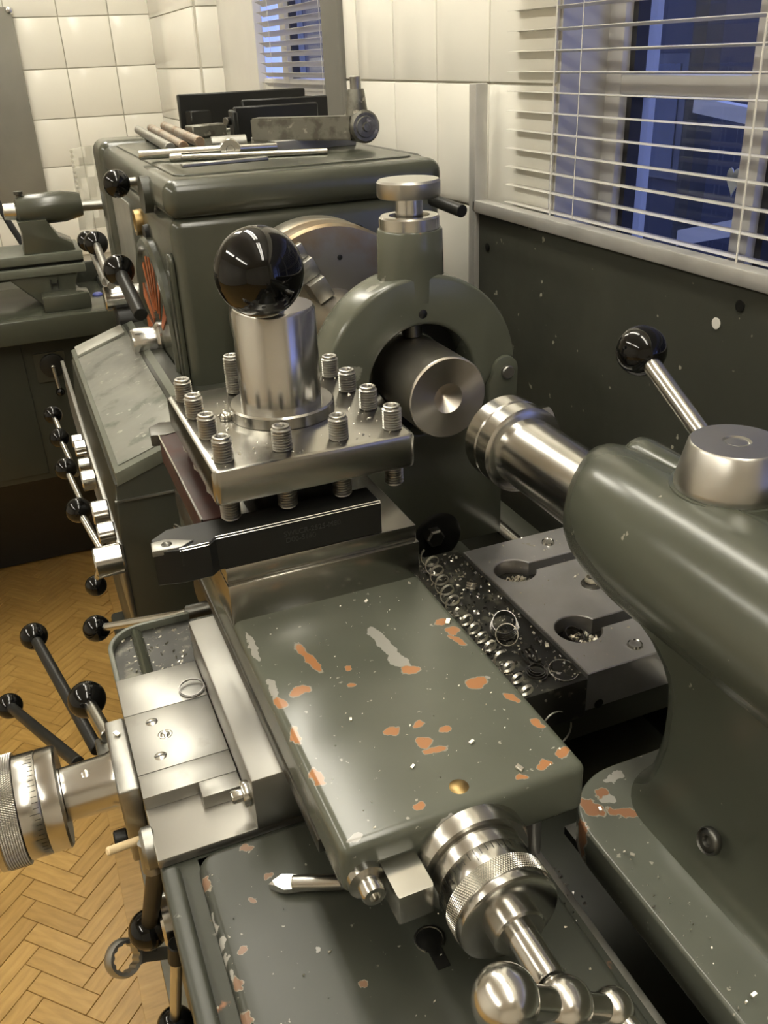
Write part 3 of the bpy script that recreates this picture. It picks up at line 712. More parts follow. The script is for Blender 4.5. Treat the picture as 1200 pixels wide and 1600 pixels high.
for a in (90, 210, 330):
    a = math.radians(a); dv = Vector((math.cos(a), 0, math.sin(a))); c = Vector((0, .737, 1.08))
    mk('jaw', rod(c + dv * .0372, c + dv * .075, .0095), 'steel_dark', st)
mk('clamp_hole', rev([(0, .0015), (.022, .0015), (.026, 0), (0, -.001)], ony(684, 838, SY0 + .001), (0, -1, 0), 32), 'oily_black', st)
mk('clamp_bolt', rev([(0, .010), (.008, .010), (.010, .008), (.010, 0), (0, 0)], ony(676, 836, SY0), (0, -1, 0), 6), 'steel_dark', st)
# adjusting screw knob at the back side
kp = ony(853, 655, .74)
mk('side_screw', rod((.084, .742, kp.z + .002), kp, .0055), 'steel', st)
mk('side_knob', rev([(0, 0), (.0105, 0), (.0125, .001), (.013, .009), (.011, .011), (0, .011)], kp - Vector((.006, 0, 0)), (1, 0, 0), 28), 'steel', st)

# ================================================================ SADDLE AND APRON
sd = thing('lathe_saddle', 'grey-green carriage saddle with raised panel and chipped paint at the front', 'lathe saddle', (-.2, .35, .56))
outl = [(-.3200, .02), (-.3200, .60)] + arc(-.292, .632, .028, PI, .5 * PI, 10) + [(-.10, .660), (-.10, .41), (-.112, .39), (-.112, .02)]
mk('casting', prism(outl[::-1], 'z', .862, .9245, bev=.002), 'saddle_paint', sd)
mk('raised_panel', prism(rrect(-.2995, -.118, .03, .396, [.012, .012, .012, .012]), 'z', .922, .9315, bev=.005, seg=4), 'saddle_panel_paint', sd)
mk('edge_ridge', prism(rrect(-.3205, -.309, .03, .398, .005), 'z', .92, .929, bev=.003, seg=3), 'saddle_paint', sd)
mk('way_strip', bx(-.1165, -.102, .02, .41, .88, .912, bev=.001), 'steel_grey', sd)
mk('tray_rim', prism(([(-.3205, .575)] + arc(-.290, .6305, .0305, PI, .5 * PI, 12) + [(-.25, .661), (-.25, .657)] + arc(-.290, .6305, .0265, .5 * PI, PI, 12) + [(-.3165, .575)])[::-1], 'z', .92, .932, bev=.001), 'paint_light', sd)
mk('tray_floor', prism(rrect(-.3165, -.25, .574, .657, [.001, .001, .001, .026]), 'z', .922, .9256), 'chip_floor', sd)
mk('tray_rib', prism([(-.3005, .9245), (-.299, .929), (-.2965, .931), (-.293, .929), (-.290, .9245)], 'y', .574, .655), 'paint', sd)
mk('apron', bx(-.3195, -.24, .05, .655, .565, .862, bev=.006), 'paint_dark', sd)
bp = onz(671, 1468, .9316)
kh = arc(bp.x, bp.y, .0075, math.radians(-60), math.radians(240), 16) + [(bp.x - .0036, bp.y - .018), (bp.x + .0036, bp.y - .018)]
mk('oil_slot', prism(kh, 'z', .9313, .9319), 'oily_black', sd)
mk('oil_slot_rim', tube([(bp.x + .0078 * math.cos(a), bp.y + .0078 * math.sin(a), .932) for a in [math.radians(-50 + 28 * i) for i in range(11)]], .0007, 6), 'steel_dark', sd)

# ================================================================ CROSS SLIDE
cs = thing('cross_slide', 'ground steel cross slide with T-slot plate and handwheel mount', 'cross slide', (-.1, .52, .90))
mk('body', bx(-.3205, -.115, .4005, .5735, .9250, .9320, bev=.0012), 'oily_ground', cs)
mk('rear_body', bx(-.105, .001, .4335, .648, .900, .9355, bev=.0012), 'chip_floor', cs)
mk('rear_end', bx(-.08, .175, .435, .64, .88, .914), 'paint_dark', cs)
mk('front_ledge', bx(-.3, -.112, .37, .401, .90, .9245, bev=.002), 'paint_dark', cs)
for y0, y1 in ((.4440, .4655), (.4659, .5285), (.5289, .5735)):
    mk('cover_plate', bx(-.3205, -.2605, y0, y1, .932, .9420, bev=.0006), 'ground_top', cs)
mk('gib_plate', bx(-.2860, -.2605, .4295, .4438, .932, .9420, bev=.0008), 'ground_top', cs)
def slot_screw(u, v, z, r, parent, mat='steel'):
    p = onz(u, v, z); h = mk('slotted_screw', rev([(0, .0004), (r * .8, .0004), (r, 0), (r, -.002), (0, -.002)], p, (0, 0, 1), 24), mat, parent)
    mk('screw_slot', bx(p.x - r * .85, p.x + r * .85, p.y - r * .13, p.y + r * .13, z + .0003, z + .0006), 'oily_black', h, smooth=False)
slot_screw(237, 1128, .9420, .0042, cs); slot_screw(251, 1181, .9420, .0042, cs)
p = onz(258, 1147, .9421); mk('spring_oiler', rev([(0, .0006), (.002, .0010), (.0032, .0002), (.0040, -.001), (.0046, .0002), (.0050, 0)], p, (0, 0, 1), 24), 'steel_bright', cs)
# T-slot plate: keyholes open to the right
def keyhole(cy, cx, r, hw, xr):
    a0 = math.asin(hw / r)
    return [(xr, cy - hw)] + [(cx + r * math.cos(t), cy + r * math.sin(t)) for t in [-a0 - (2 * PI - 2 * a0) * i / 24 for i in range(25)]] + [(xr, cy + hw)]
poly = [(.0005, .4335), (.172, .4335)] + keyhole(.4855, .0265, .0185, .0062, .172) + keyhole(.5845, .0265, .0185, .0062, .172) + [(.172, .634), (.0005, .634)]
mk('t_slot_plate', prism(poly, 'z', .905, .9400, bev=.0008, seg=1), 'tslot_plate', cs)
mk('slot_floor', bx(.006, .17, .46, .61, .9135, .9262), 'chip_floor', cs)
for u, v in ((856, 848), (992, 1008)):
    p = onz(u, v, .940); mk('plug', rev([(0, .0012), (.0048, .0012), (.0055, .002), (.0062, 0), (0, -.001)], p, (0, 0, 1), 24), 'steel', cs)
p = onz(925, 912, .940); mk('bolt_bore', rev([(0, .0004), (.0085, .0004), (.0092, .0010), (.0098, 0), (0, 0)], p, (0, 0, 1), 28), 'steel_dark', cs)
p = ony(935, 1099, .4334); mk('grub_screw', rev([(0, 0), (.003, 0), (.004, .0004), (0, .0006)], p, (0, -1, 0), 16), 'oily_black', cs)
# handwheel mount
mk('mount_flange', bx(-.3345, -.3207, .4555, .5300, .880, .9420, bev=.002, seg=3), 'steel_grey', cs)
mk('cap_screw', rev(cyl_prof(.0058, 0, .009, .001), (-.3345, .468, .893), (-1, 0, 0), 24), 'black_oxide', cs)
AX = Vector((-.334, .5005, .9145))
mk('sleeve', rev([(0, 0), (.0205, 0), (.0190, .004), (.0180, .034), (0, .034)], AX, (-1, 0, 0), 48), 'steel_turned', cs)
hw_ = thing('cross_feed_handwheel', 'bright graduated dial and knurled ring of the cross-feed handwheel', 'handwheel', AX + Vector((-.06, 0, -.037)))
mk('dial', rev([(0, .0345), (.0330, .0345), (.0345, .036), (.0345, .0465), (.0340, .0472), (.0345, .048), (.0345, .061), (0, .061)], AX, (-1, 0, 0), 80), 'steel_turned', hw_)
mk('knurled_ring', knurl(AX, (-1, 0, 0), .0365, .0615, .0745, 150, 9), 'steel', hw_)
mk('end_disc', rev([(0, .0745), (.0355, .0745), (.0365, .0755), (.0365, .079), (.030, .081), (.016, .081), (.016, .12), (0, .12)], AX, (-1, 0, 0), 64), 'steel_turned', hw_)
bm = bmesh.new()
for i in range(60):
    a = 2 * PI * i / 60; L = .006 if i % 5 == 0 else .0035
    c = AX + Vector((-.0485 - L / 2, 0, 0)); rd = Vector((0, math.cos(a), math.sin(a))); tg = Vector((0, -math.sin(a), math.cos(a)))
    vs = [c + rd * .03462 + tg * s * .00018 + Vector((q * L / 2, 0, 0)) for s, q in ((-1, -1), (1, -1), (1, 1), (-1, 1))]
    bm.faces.new([bm.verts.new(v) for v in vs])
o = mk('graduations', bm, 'oily_black', hw_, smooth=False); o['kind'] = 'stuff'
mk('drive_screw', rev([(0, .0008), (.002, .0006), (.003, 0), (.003, -.001), (0, -.001)], AX + Vector((-.018, -.006, .0176)), (0, -.3, .95), 16), 'steel_bright', hw_)

# ================================================================ COMPOUND SLIDE
cp = thing('compound_slide', 'grey-green compound slide with orange primer showing through chipped paint', 'compound slide', (-.17, .45, .932))
CX0, CX1 = -.2402, -.1020
mk('swivel_base', bx(-.2600, -.085, .3985, .583, .932, .9720, bev=.0014), 'ground_top', cp)
mk('slide', bx(CX0, CX1, .2905, .70, .982, 1.0150, bev=.0055, seg=4), 'compound_paint', cp)
mk('dovetail', prism([(CX0 + .003, .972), (CX1 - .003, .972), (CX1 - .003, .985), (CX0 + .003, .985)], 'y', .305, .70), 'steel_grey', cp)
mk('side_strip', bx(CX0 - .0006, CX0 + .004, .33, .70, .9735, .9835, bev=.0005), 'steel_dark', cp)
mk('tool_pad', bx(CX0, CX1, .5015, .70, 1.010, 1.0430, bev=.0012), 'steel_ground', cp)
mk('wiper_guard', bx(-.1165, -.110, .318, .40, .9245, .966, bev=.0008), 'tslot_plate', sd)
p = onz(717, 1229, 1.015); mk('oil_nipple', rev([(0, .0012), (.0035, .0008), (.0052, 0), (.0055, -.001), (0, -.001)], p, (0, 0, 1), 24), 'brass', cp)
# front face fittings
mk('front_screw', rev([(0, 0), (.0100, 0), (.0100, .004), (.0062, .0055), (.0062, .012), (.0054, .013), (.003, .013), (.003, .010), (0, .010)], (-.2290, .2905, .9925), (0, -1, 0), 32), 'steel', cp)
mk('index_block', prism([(-.2215, .981), (-.203, .981), (-.203, 1.000), (-.2215, 1.000)], 'y', .266, .2905, bev=.002), 'steel', cp)
HA = Vector((-.1725, .2905, .983)); Y_ = (0, -1, 0)
mk('dial_flange', rev([(0, 0), (.0310, 0), (.0320, .001), (.0320, .006), (.030, .0095), (0, .0095)], HA, Y_, 72), 'steel', cp)
sp = onz(379, 1246, .955); sp = ony(381, 1244, .407)
mk('gib_screw', rev([(0, 0), (.0078, 0), (.0082, .001), (.0082, .004), (.0074, .005), (.0042, .005), (.0042, .0105), (.0035, .0115), (0, .0115)], (-.2600, .4085, sp.z), (-1, 0, 0), 28), 'steel', cp)
hw2 = thing('compound_handwheel', 'knurled dial with three-ball crank handle on the compound slide', 'handwheel', HA + Vector((0, -.05, -.028)))
mk('dial', rev([(0, .0095), (.0252, .0095), (.0262, .0105), (.0262, .018), (.0258, .0185), (.0262, .019), (.0262, .0290), (0, .029)], HA, Y_, 80), 'steel_turned', hw2)
mk('knurled_ring', knurl(HA, Y_, .0266, .0290, .0385, 130, 8), 'steel', hw2)
mk('front_disc', rev([(0, .0385), (.0262, .0385), (.0267, .0393), (.0262, .0430), (.0248, .0440), (.0135, .0440), (.0135, .0520), (.0125, .0530), (.0078, .0530), (.0078, .0780), (.0070, .0790), (.0045, .0790), (.0045, .0900), (0, .09)], HA, Y_, 64), 'steel_turned', hw2)
bm = bmesh.new()
for i in range(50):
    a = 2 * PI * i / 50; L = .007 if i % 5 == 0 else .004
    c = HA + Vector((0, -.0195 - L / 2, 0)); rd = Vector((math.cos(a), 0, math.sin(a))); tg = Vector((-math.sin(a), 0, math.cos(a)))
    vs = [c + rd * .02632 + tg * s * .00016 + Vector((0, q * L / 2, 0)) for s, q in ((-1, -1), (1, -1), (1, 1), (-1, 1))]
    bm.faces.new([bm.verts.new(v) for v in vs])
o = mk('graduations', bm, 'oily_black', hw2, smooth=False); o['kind'] = 'stuff'
HC = HA + Vector((0, -.0905, 0)); hd = Vector((-.030, 0, .0216))
big, small = HC + hd, HC - hd * .88
mk('crank_arm', rod(big, small, .0075, .0058), 'steel_bright', hw2)
mk('hub_ball', ball(HC, .0122), 'steel_bright', hw2); mk('grip_ball', ball(big, .0143), 'steel_bright', hw2); mk('counter_ball', ball(small, .0096), 'steel_bright', hw2)
mk('grip_spigot', rod(small, small + Vector((.006, -.03, -.004)), .0055, .0048), 'steel_bright', hw2)

# ================================================================ TOOL POST
tp = thing('tool_post', 'four-way tool post with big black ball handle and threaded clamping screws', 'tool post', (-.17, .585, 1.043))
PX0, PX1, PY0, PY1 = -.2395, -.1010, .5055, .6640
mk('base', bx(CX0 + .0005, CX1 - .001, .5045, .672, 1.043, 1.0550, bev=.0010), 'steel_ground', tp)
mk('core', prism(rrect(-.204, -.136, .548, .630, .01), 'z', 1.055, 1.10), 'steel_dark', tp)
mk('clamp_plate', prism(rrect(PX0, PX1, PY0, PY1, .005), 'z', 1.0990, 1.1235, bev=.0030, seg=2), 'steel_ground', tp)
PC = Vector((-.1690, .588, 1.1235))
mk('collar', rev([(0, 0), (.0370, 0), (.0375, .0005), (.0375, .0080), (.0362, .0092), (0, .0092)], PC, (0, 0, 1), 72), 'steel', tp)
mk('post', rev([(0, .009), (.0288, .009), (.0288, .0745), (.0272, .0768), (0, .0768)], PC, (0, 0, 1), 72), 'steel_turned', tp)
BC = fwd(405, 425, 1.0); BC = CAM + (BC - CAM) * (.552 / (BC.y - CAM.y))
dB = (BC - CAM).dot(fw)
mk('ball_handle', ball(BC, 71.5 * dB / F * .985, 64, 40), 'ball_black', tp)
mk('handle_stud', rod(PC + Vector((-.002, -.004, .066)), BC, .010), 'steel', tp)
p = onz(353, 655, 1.1235); mk('detent_ball', ball(p + Vector((0, 0, .0015)), .0045, 20, 12), 'steel_bright', tp)
# screws
R_ = .0067; pr = [(0, 0), (R_ - .0012, 0)]; z_ = .0006; pit = .00185
LEN = .058
while z_ < LEN - .0022: pr += [(R_ - .0014, z_), (R_, z_ + pit * .42), (R_, z_ + pit * .55), (R_ - .0014, z_ + pit * .95)]; z_ += pit
pr += [(R_ - .0010, LEN - .0004), (R_ - .0017, LEN), (.0040, LEN), (.0038, LEN - .0005), (.0036, LEN - .005), (0, LEN - .005)]
SM = mesh_of(rev(pr, (0, 0, 0), (0, 0, 1), 24, hexr=(len(pr) - 3, len(pr) - 2)), 'screw_steel', 'clamp_screw', angle=50)
xs_, ys_ = (-.2280, -.1890, -.1500, -.1115), (.5215, .5650, .6080, .6470)
for i, x in enumerate(xs_):
    for j, yv in enumerate(ys_):
        if i in (1, 2) and j in (1, 2): continue
        top = 1.1405 if not (i == 1 and j == 3) else 1.153
        if i == 2 and j == 3: top = 1.137
        s = copy_at(SM, 'clamp_screw', tp, (x, yv, top - LEN), (0, 0, random.random() * 6))

# tool holders
th = thing('turning_tool', 'black square-shank turning tool with triangular insert clamped in the tool post', 'cutting tool', (-.2, .517, 1.055))
ZT = 1.0795
hd_ = [(-.2830, .5030), (-.2670, .4990), (-.2485, .4990), (-.2430, .5045), (-.1290, .5045), (-.1290, .5300), (-.2560, .5300), (-.2700, .5300), (-.2815, .5200)]
mk('shank', prism(hd_, 'z', 1.0550, ZT, bev=.0007, seg=1), 'black_oxide', th)
ins = [(-.2836, .5020), (-.2655, .5005), (-.2570, .5060), (-.2730, .5150), (-.2825, .5140)]
iz = mk('insert', prism(ins, 'z', ZT - .003, ZT + .0012, bev=.0005), 'steel_grey', th)
mk('insert_screw', rev([(0, .0003), (.0018, .0003), (.0026, .0008), (.0034, .0002), (.0034, -.001), (0, -.001)], (-.2735, .5075, ZT + .0012), (0, 0, 1), 16), 'steel_dark', th)
for xa, ya, xb, yb in ((-.2430, .5045, -.1290, .5045), (-.2485, .4990, -.2430, .5045), (-.2670, .4990, -.2485, .4990)):
    e_ = bmesh.new(); q = []
    for (x, y) in ((xa, ya), (xb, yb)): q.append([e_.verts.new(c) for c in ((x, y - .0003, ZT - .0012), (x, y + .0012, ZT + .0003), (x, y + .0014, ZT - .001))])
    for k in range(3): e_.faces.new((q[0][k], q[1][k], q[1][(k + 1) % 3], q[0][(k + 1) % 3]))
    e_.faces.new(q[0]); e_.faces.new(q[1][::-1]); mk('worn_edge_highlight', e_, 'steel_bright', th, smooth=False)  # bright steel strip for the worn edge and the highlight along it
mk('chip_gap', bx(-.2665, -.2655, .4987, .5, ZT - .012, ZT - .0005), 'oily_black', th)
for s, sx, sz in (('SWLCR-2525-M80', -.1985, 1.0690), ('D00-5160', -.1975, 1.0640)):
    me = text_mesh(s, .0052, 'etched'); c = copy_at(me, 'lettering', th, (sx, .5044, sz), (PI / 2, 0, 0))
th2 = thing('boring_tool', 'rust-red square tool bar clamped at the left of the tool post', 'cutting tool', (-.232, .62, 1.055))
mk('bar', bx(-.2455, -.2200, .533, .70, 1.0552, 1.0790, bev=.0008), 'rust_red', th2)
mk('edge', bx(-.2462, -.2450, .533, .70, 1.0775, 1.0797), 'steel', th2)
mk('tip_holder', prism([(-.252, .700), (-.240, .697), (-.228, .700), (-.226, .722), (-.240, .728), (-.250, .720)], 'z', 1.070, 1.0800, bev=.001), 'steel_dark', th2)
o = mk('clamp_key', tube([(-.2555, .60, 1.045), (-.2535, .553, 1.062), (-.252, .548, 1.066)], .0018, 10), 'steel'); props(o, 'thin bent steel wire hanging beside the rust-red tool bar', 'wire')

# ================================================================ TAILSTOCK
ts = thing('lathe_tailstock', 'grey-green cast tailstock with steel quill and clamping lever', 'tailstock', (0, .2, .90))
def ring(x0, x1, y0, y1, rr, z, n=8):
    return [(p[0], p[1], z) for p in rrect(x0, x1, y0, y1, rr, n)]
secs = []
for (hw, yf, rr, z) in ((.0480, .346, .040, .9300), (.0440, .344, .038, .9335), (.0405, .341, .035, .9380), (.0380, .338, .033, .944), (.0358, .335, .031, .953), (.0340, .332, .029, .966), (.0328, .330, .028, .982), (.0322, .330, .027, 1.00), (.0325, .332, .027, 1.02), (.0345, .339, .028, 1.035), (.037, .352, .030, 1.048), (.039, .372, .032, 1.058), (.040, .395, .034, 1.068), (.040, .405, .034, 1.080)):
    secs.append(ring(-hw, hw, -.2, yf, [.01, .01, rr, rr], z))
mk('body', loft(secs), 'tail_paint', ts)
mk('base_flange', prism(rrect(-.0805, .0805, -.2, .3560, [.01, .01, .046, .046], 10), 'z', .9050, .9320, bev=.0022, seg=3), 'tail_base_paint', ts)
mk('sole', bx(-.0745, .0745, -.2, .345, .8985, .905), 'steel_dark', ts)
bm = rev([(.0268, .001), (.0290, 0), (.0330, .003), (.0372, .011), (.0408, .025), (.0432, .045), (.0448, .075), (.0455, .12), (.0455, .66), (0, .66)], (0, .4520, 1.08), (0, -1, 0), 80)
for v_ in bm.verts:                     # slightly slanted mouth
    if v_.co.y > .36: v_.co.y += .62 * v_.co.x * min(1, (v_.co.y - .36) / .05)
mk('barrel', bm, 'tail_paint', ts)
mk('quill', rev([(0, 0), (.0262, 0), (.0262, .18), (0, .18)], (0, .54, 1.08), (0, -1, 0), 72), 'steel_turned', ts)
mk('quill_collar', rev([(0, .004), (.010, .004), (.013, 0), (.0315, 0), (.0335, .002), (.0335, .0165), (.0325, .0175), (.0325, .019), (.0335, .020), (.0335, .034), (.030, .036), (0, .036)], (0, .567, 1.08), (0, -1, 0), 80), 'steel_turned', ts)
cc = Vector((.023, .348, 1.117))
mk('clamp_boss', rev([(0, -.012), (.046, -.012), (.040, -.004), (.035, .003), (.0335, .008), (0, .008)], cc, (0, 0, 1), 56), 'tail_paint', ts)
mk('clamp_cone', rev([(0, .0065), (.0300, .0065), (.0312, .0085), (.0308, .012), (.0258, .0340), (.0246, .0352), (.0078, .0352), (.0074, .0336), (.0062, .0336), (.0058, .0346), (0, .035)], cc, (0, 0, 1), 64), 'steel_satin', ts)
pb = Vector((.1237, .5636, 1.1303)); pb = CAM + (pb - CAM) * .80
rb = 39.5 * (pb - CAM).dot(fw) / F
pe = ony(1112, 700, .368)
lever(ts, pb, rb, pe, .0058, 'steel', names=('clamp_lever', 'lever_knob'))
bm = loft([[(sx, .30 - .30 * t, sz) for sx, sz in ((.004, 1.118), (.044, 1.08), (.058, 1.10), (.030, 1.138))] for t in (0, .5, 1)])
mk('rear_rib', bm, 'tail_paint', ts)
mk('front_lobe', rev([(0, 0), (.010, .0), (.014, .004), (.015, .012), (.015, .05), (0, .05)], (.024, .436, 1.1095), (0, -1, .0), 28), 'tail_paint', ts)
p = onx(1117, 1310, -.040); 
mk('socket_bolt', rev([(0, -.001), (.0022, -.001), (.0030, .0012), (.0050, .0012), (.0062, .0004), (.0068, .0016), (.0076, .0004), (.0076, -.002)], (-.0445, p.y, p.z), (-1, 0, .35), 28), 'steel_dark', ts)

# ================================================================ APRON LEVERS (operator side)
def pt(u, v, y): return ony(u, v, y)
aw = thing('carriage_handwheel', 'spoked carriage handwheel with black ball ends over the parquet', 'handwheel', pt(150, 1195, .66) - Vector((0, 0, .06)))
hub = pt(160, 1190, .62)
mk('hub', rev([(0, 0), (.024, 0), (.026, .002), (.026, .018), (.020, .021), (0, .022)], Vector((-.3195, hub.y + .02, hub.z - .01)), (-1, 0, 0), 40), 'steel_dark', aw)
for (u, v, rp, ue, ve) in ((53, 994, 21, 152, 1172), (15, 1103, 20, 122, 1192)):
    pb = fwd(u, v, F * .0145 / rp)
    lever(aw, pb, .0145, pt(ue, ve, .66), .0058, 'black_oxide', names=('spoke', 'knob'))
l3 = thing('feed_lever', 'short steel lever with large black knob beside the cross-feed mount', 'lever', pt(160, 1180, .56))
pb = fwd(136, 1093, F * .0150 / 29); lever(l3, pb, .0150, pt(168, 1150, .555), .0052, 'steel', names=('rod', 'knob'))
mk('lever_bracket', bx(-.344, -.3207, .535, .562, .885, .905, bev=.002), 'steel_dark', l3)
l4 = thing('half_nut_lever', 'horizontal steel lever with black knob reaching out below the turning tool', 'lever', pt(312, 955, .70))
pb = fwd(151, 982, F * .0140 / 21); lever(l4, pb, .0140, pt(300, 957, .745), .0042, 'steel', .0052, names=('rod', 'knob'))
mk('pivot', rev(cyl_prof(.0075, 0, .03, .001), pt(292, 958, .742), pt(325, 950, .735) - pt(292, 958, .742), 20), 'steel_dark', l4)
cpos = pt(318, 930, .74)
mk('pivot_disc', rev(cyl_prof(.022, 0, .012, .0015), cpos, (1, .25, 0), 40), 'steel_dark', l4)
l5 = thing('apron_lever', 'downward black lever with black knob on the apron near the ring spanner', 'lever', pt(240, 1370, .43))
p0 = pt(246, 1350, .43); pb = fwd(232, 1452, F * .0140 / 31)
lever(l5, pb, .0140, p0, .0056, 'black_oxide', .0064, names=('rod', 'knob'))
c5 = pt(232, 1325, .425)
mk('boss', rev(cyl_prof(.013, 0, .010, .002), c5 + Vector((-.004, 0, 0)), (1, 0, 0), 32), 'steel_grey', l5)
mk('arm', tube([c5 + Vector((0, 0, .006)), c5 + Vector((.0005, -.004, -.012)), p0], [.006, .007, .006], 14), 'steel_grey', l5)
l6 = thing('clutch_lever', 'upright bright steel rod lever with black knob at the bottom edge', 'lever', pt(275, 1600, .40))
pb = fwd(274, 1602, F * .0140 / 29); lever(l6, pb, .0140, pt(276, 1482, .435), .0042, 'steel', names=('rod', 'knob'))
mk('boss', rev(cyl_prof(.019, 0, .024, .002), pt(250, 1438, .462), (1, 0, 0), 36), 'steel_turned', l6)
mk('socket', rod(pt(276, 1500, .436), pt(276, 1474, .434), .0060), 'black_oxide', l6)
# ring spanner
def spanner():
    c = pt(193, 1497, .47); d = (pt(275, 1487, .475) - c).normalized(); up = Vector((-.35, -.55, .75)); up = (up - d * up.dot(d)).normalized(); s = d.cross(up)
    o = thing('ring_spanner', 'steel ring spanner lying with its ring end over the parquet', 'spanner', c - Vector((0, 0, .01)))
    bm = bmesh.new(); N = 48; ro, h = .0134, .0060
    def q(a, r, t): return c + (d * math.cos(a) + s * math.sin(a)) * r + up * t
    prof = ((ro - .0015, h), (ro, h * .4), (ro, -h * .4), (ro - .0015, -h)); R = []
    for i in range(N):
        a = 2 * PI * i / N; ri = .0092 + (.0007 if (i // 2) % 2 else -.0002)
        R.append([bm.verts.new(q(a, r, t)) for r, t in prof] + [bm.verts.new(q(a, ri, -h)), bm.verts.new(q(a, ri, h))])
    for i in range(N):
        A, B = R[i], R[(i + 1) % N]
        for k in range(6): bm.faces.new((A[k], A[(k + 1) % 6], B[(k + 1) % 6], B[k]))
    rg = mk('ring_end', bm, 'steel_grey', o)
    L = .055
    sec = []
    for t in (.0115, .018, .03, L):
        wd = .0062 if t < .016 else .0046; th_ = .0022
        ctr = c + d * t + up * (-.001 - .002 * min(1, t / .02))
        sec.append([ctr + s * a * wd + up * b * th_ for a, b in ((-1, -.7), (-.8, -1), (.8, -1), (1, -.7), (1, .7), (.8, 1), (-.8, 1), (-1, .7))])
    sh = mk('shank', loft(sec), 'steel_grey', o)
    me = text_mesh('15', .0055, 'etched'); tx = copy_at(me, 'size_mark', o, c + d * .020 + up * .0008 - s * .002)
    tx.rotation_euler = Matrix((d, s, up)).transposed().to_euler() if d.cross(s).dot(up) > 0 else Matrix((d, -s, up)).transposed().to_euler()
spanner()
o = mk('wooden_stick', rod(pt(167, 1331, .44), pt(236, 1306, .45), .0028, seg=14), 'pale_wood'); props(o, 'short pale wooden stick poking out under the cross-feed mount', 'stick')

# spade cutter lying on the saddle
a, b_ = onz(456, 1380, .9365), onz(545, 1378, .9365)
dr = thing('spade_cutter', 'small steel cutter with a bright flat tip lying on the saddle', 'cutting tool', a)
mk('shank', rod(a, b_, .0046), 'steel', dr)
dx = (b_ - a).normalized(); sy = Vector((-dx.y, dx.x, 0)); tipp = onz(420, 1384, .9345)
bm = bmesh.new(); up_ = Vector((0, -.35, .9)).normalized()
o3 = [a + dx * .004 + sy * .0044, a - dx * .006 + sy * .0048, a - dx * .011 + sy * .001, tipp, a - dx * .009 - sy * .002, a - dx * .004 - sy * .0046, a + dx * .004 - sy * .0040]
va = [bm.verts.new(p + Vector((0, 0, .0012 - .3 * (p - a).dot(sy) * -1 * .5))) for p in o3]; vb = [bm.verts.new(p - Vector((0, 0, .0030))) for p in o3]
bm.faces.new(va); bm.faces.new(vb[::-1])
for i in range(len(o3)): bm.faces.new((va[i], vb[i], vb[(i + 1) % len(o3)], va[(i + 1) % len(o3)]))
mk('tip', bm, 'steel_bright', dr, smooth=False)

# ================================================================ SWARF
def curl(name, label, c, axis, r, turns, pitch, wd=.0022, r2=None, mat='chip_steel', phase=0, th=.00022):
    pts = helix(c, axis, r, turns, pitch, 20, r2, phase); ax = Vector(axis).normalized()
    bm = add_ribbon(bmesh.new(), pts, lambda i: ax * wd, th)
    o = mk(name, bm, mat); props(o, label, 'swarf', 'steel swarf curls on the cross slide'); return o
zf = .937
for (u, v, ue, ve, r, turns, mat, label) in (
        (668, 868, 712, 952, .0070, 5.5, 'chip_steel', 'long bright swarf spring against the compound edge, nearest the tool post'),
        (718, 960, 772, 1022, .0068, 4.5, 'chip_steel', 'bright swarf spring lying halfway along the compound edge'),
        (780, 1028, 828, 1092, .0066, 3.5, 'chip_steel', 'bright swarf spring at the front end of the compound edge')):
    p0, p1 = onz(u, v, zf + .006), onz(ue, ve, zf + .006); L = (p1 - p0).length
    curl('swarf_spring', label, p0, p1 - p0, r, turns, L / turns, .0030, mat=mat, phase=u)
p = onz(788, 985, zf); curl('swarf_spring', 'dark thick tangled swarf spring in the middle of the chip strip', p + Vector((0, 0, .002)), (-.3, -.5, .8), .0115, 4.5, .0035, .0032, .009, 'swarf_blue')
p = onz(793, 992, zf + .010); curl('swarf_ring', 'grey swarf ring lying over the dark spring', p, (-.5, -.6, .6), .0085, 1.8, .003, .0028, None, 'chip_steel')
p = onz(838, 1052, zf + .001); curl('swarf_spring', 'dark flat coil near the front corner of the chip strip', p, (0, -.1, 1), .0085, 3, .0014, .0022, .005, 'swarf_blue')
p = onz(820, 1030, zf); curl('swarf_spring', 'loose dark swarf loop in front of the chip strip coil', p, (.6, -.3, .6), .0075, 2.2, .004, .0018, .006, 'swarf_blue')
p = onz(880, 1048, zf); curl('swarf_wire', 'thin swarf wire arching beside the T-slot plate corner', p, (0, -.2, 1), .011, .8, .002, .0008, None, 'chip_steel', 2.0)
p = ony(868, 1138, .42); curl('swarf_wire', 'large thin swarf loop hanging over the front of the cross slide', p, (.1, -1, .2), .013, .85, .002, .0014, None, 'chip_steel', 1.0)
p = onz(925, 908, .9412); curl('swarf_spring', 'small swarf spring sitting in the T-slot plate bore', p, (0, 0, 1), .0062, 3, .0014, .0014, .0050, 'chip_steel')
p = onz(895, 995, .9272); curl('swarf_spring', 'half-buried dark coil in the nearer keyhole slot', p, (.2, -.4, .9), .0080, 2, .002, .0022, None, 'swarf_blue')
p = onz(300, 1077, .9424); curl('swarf_wire', 'dark ring of swarf lying on the left cover plate', p, (0, -.15, 1), .0098, 2.3, .0012, .0010, .0085, 'swarf_blue')
p = onz(735, 920, zf); curl('swarf_spring', 'small bright coil between the keyhole plate and compound edge', p, (.4, .3, .8), .0042, 2.5, .0022, .0014, None, 'chip_steel')
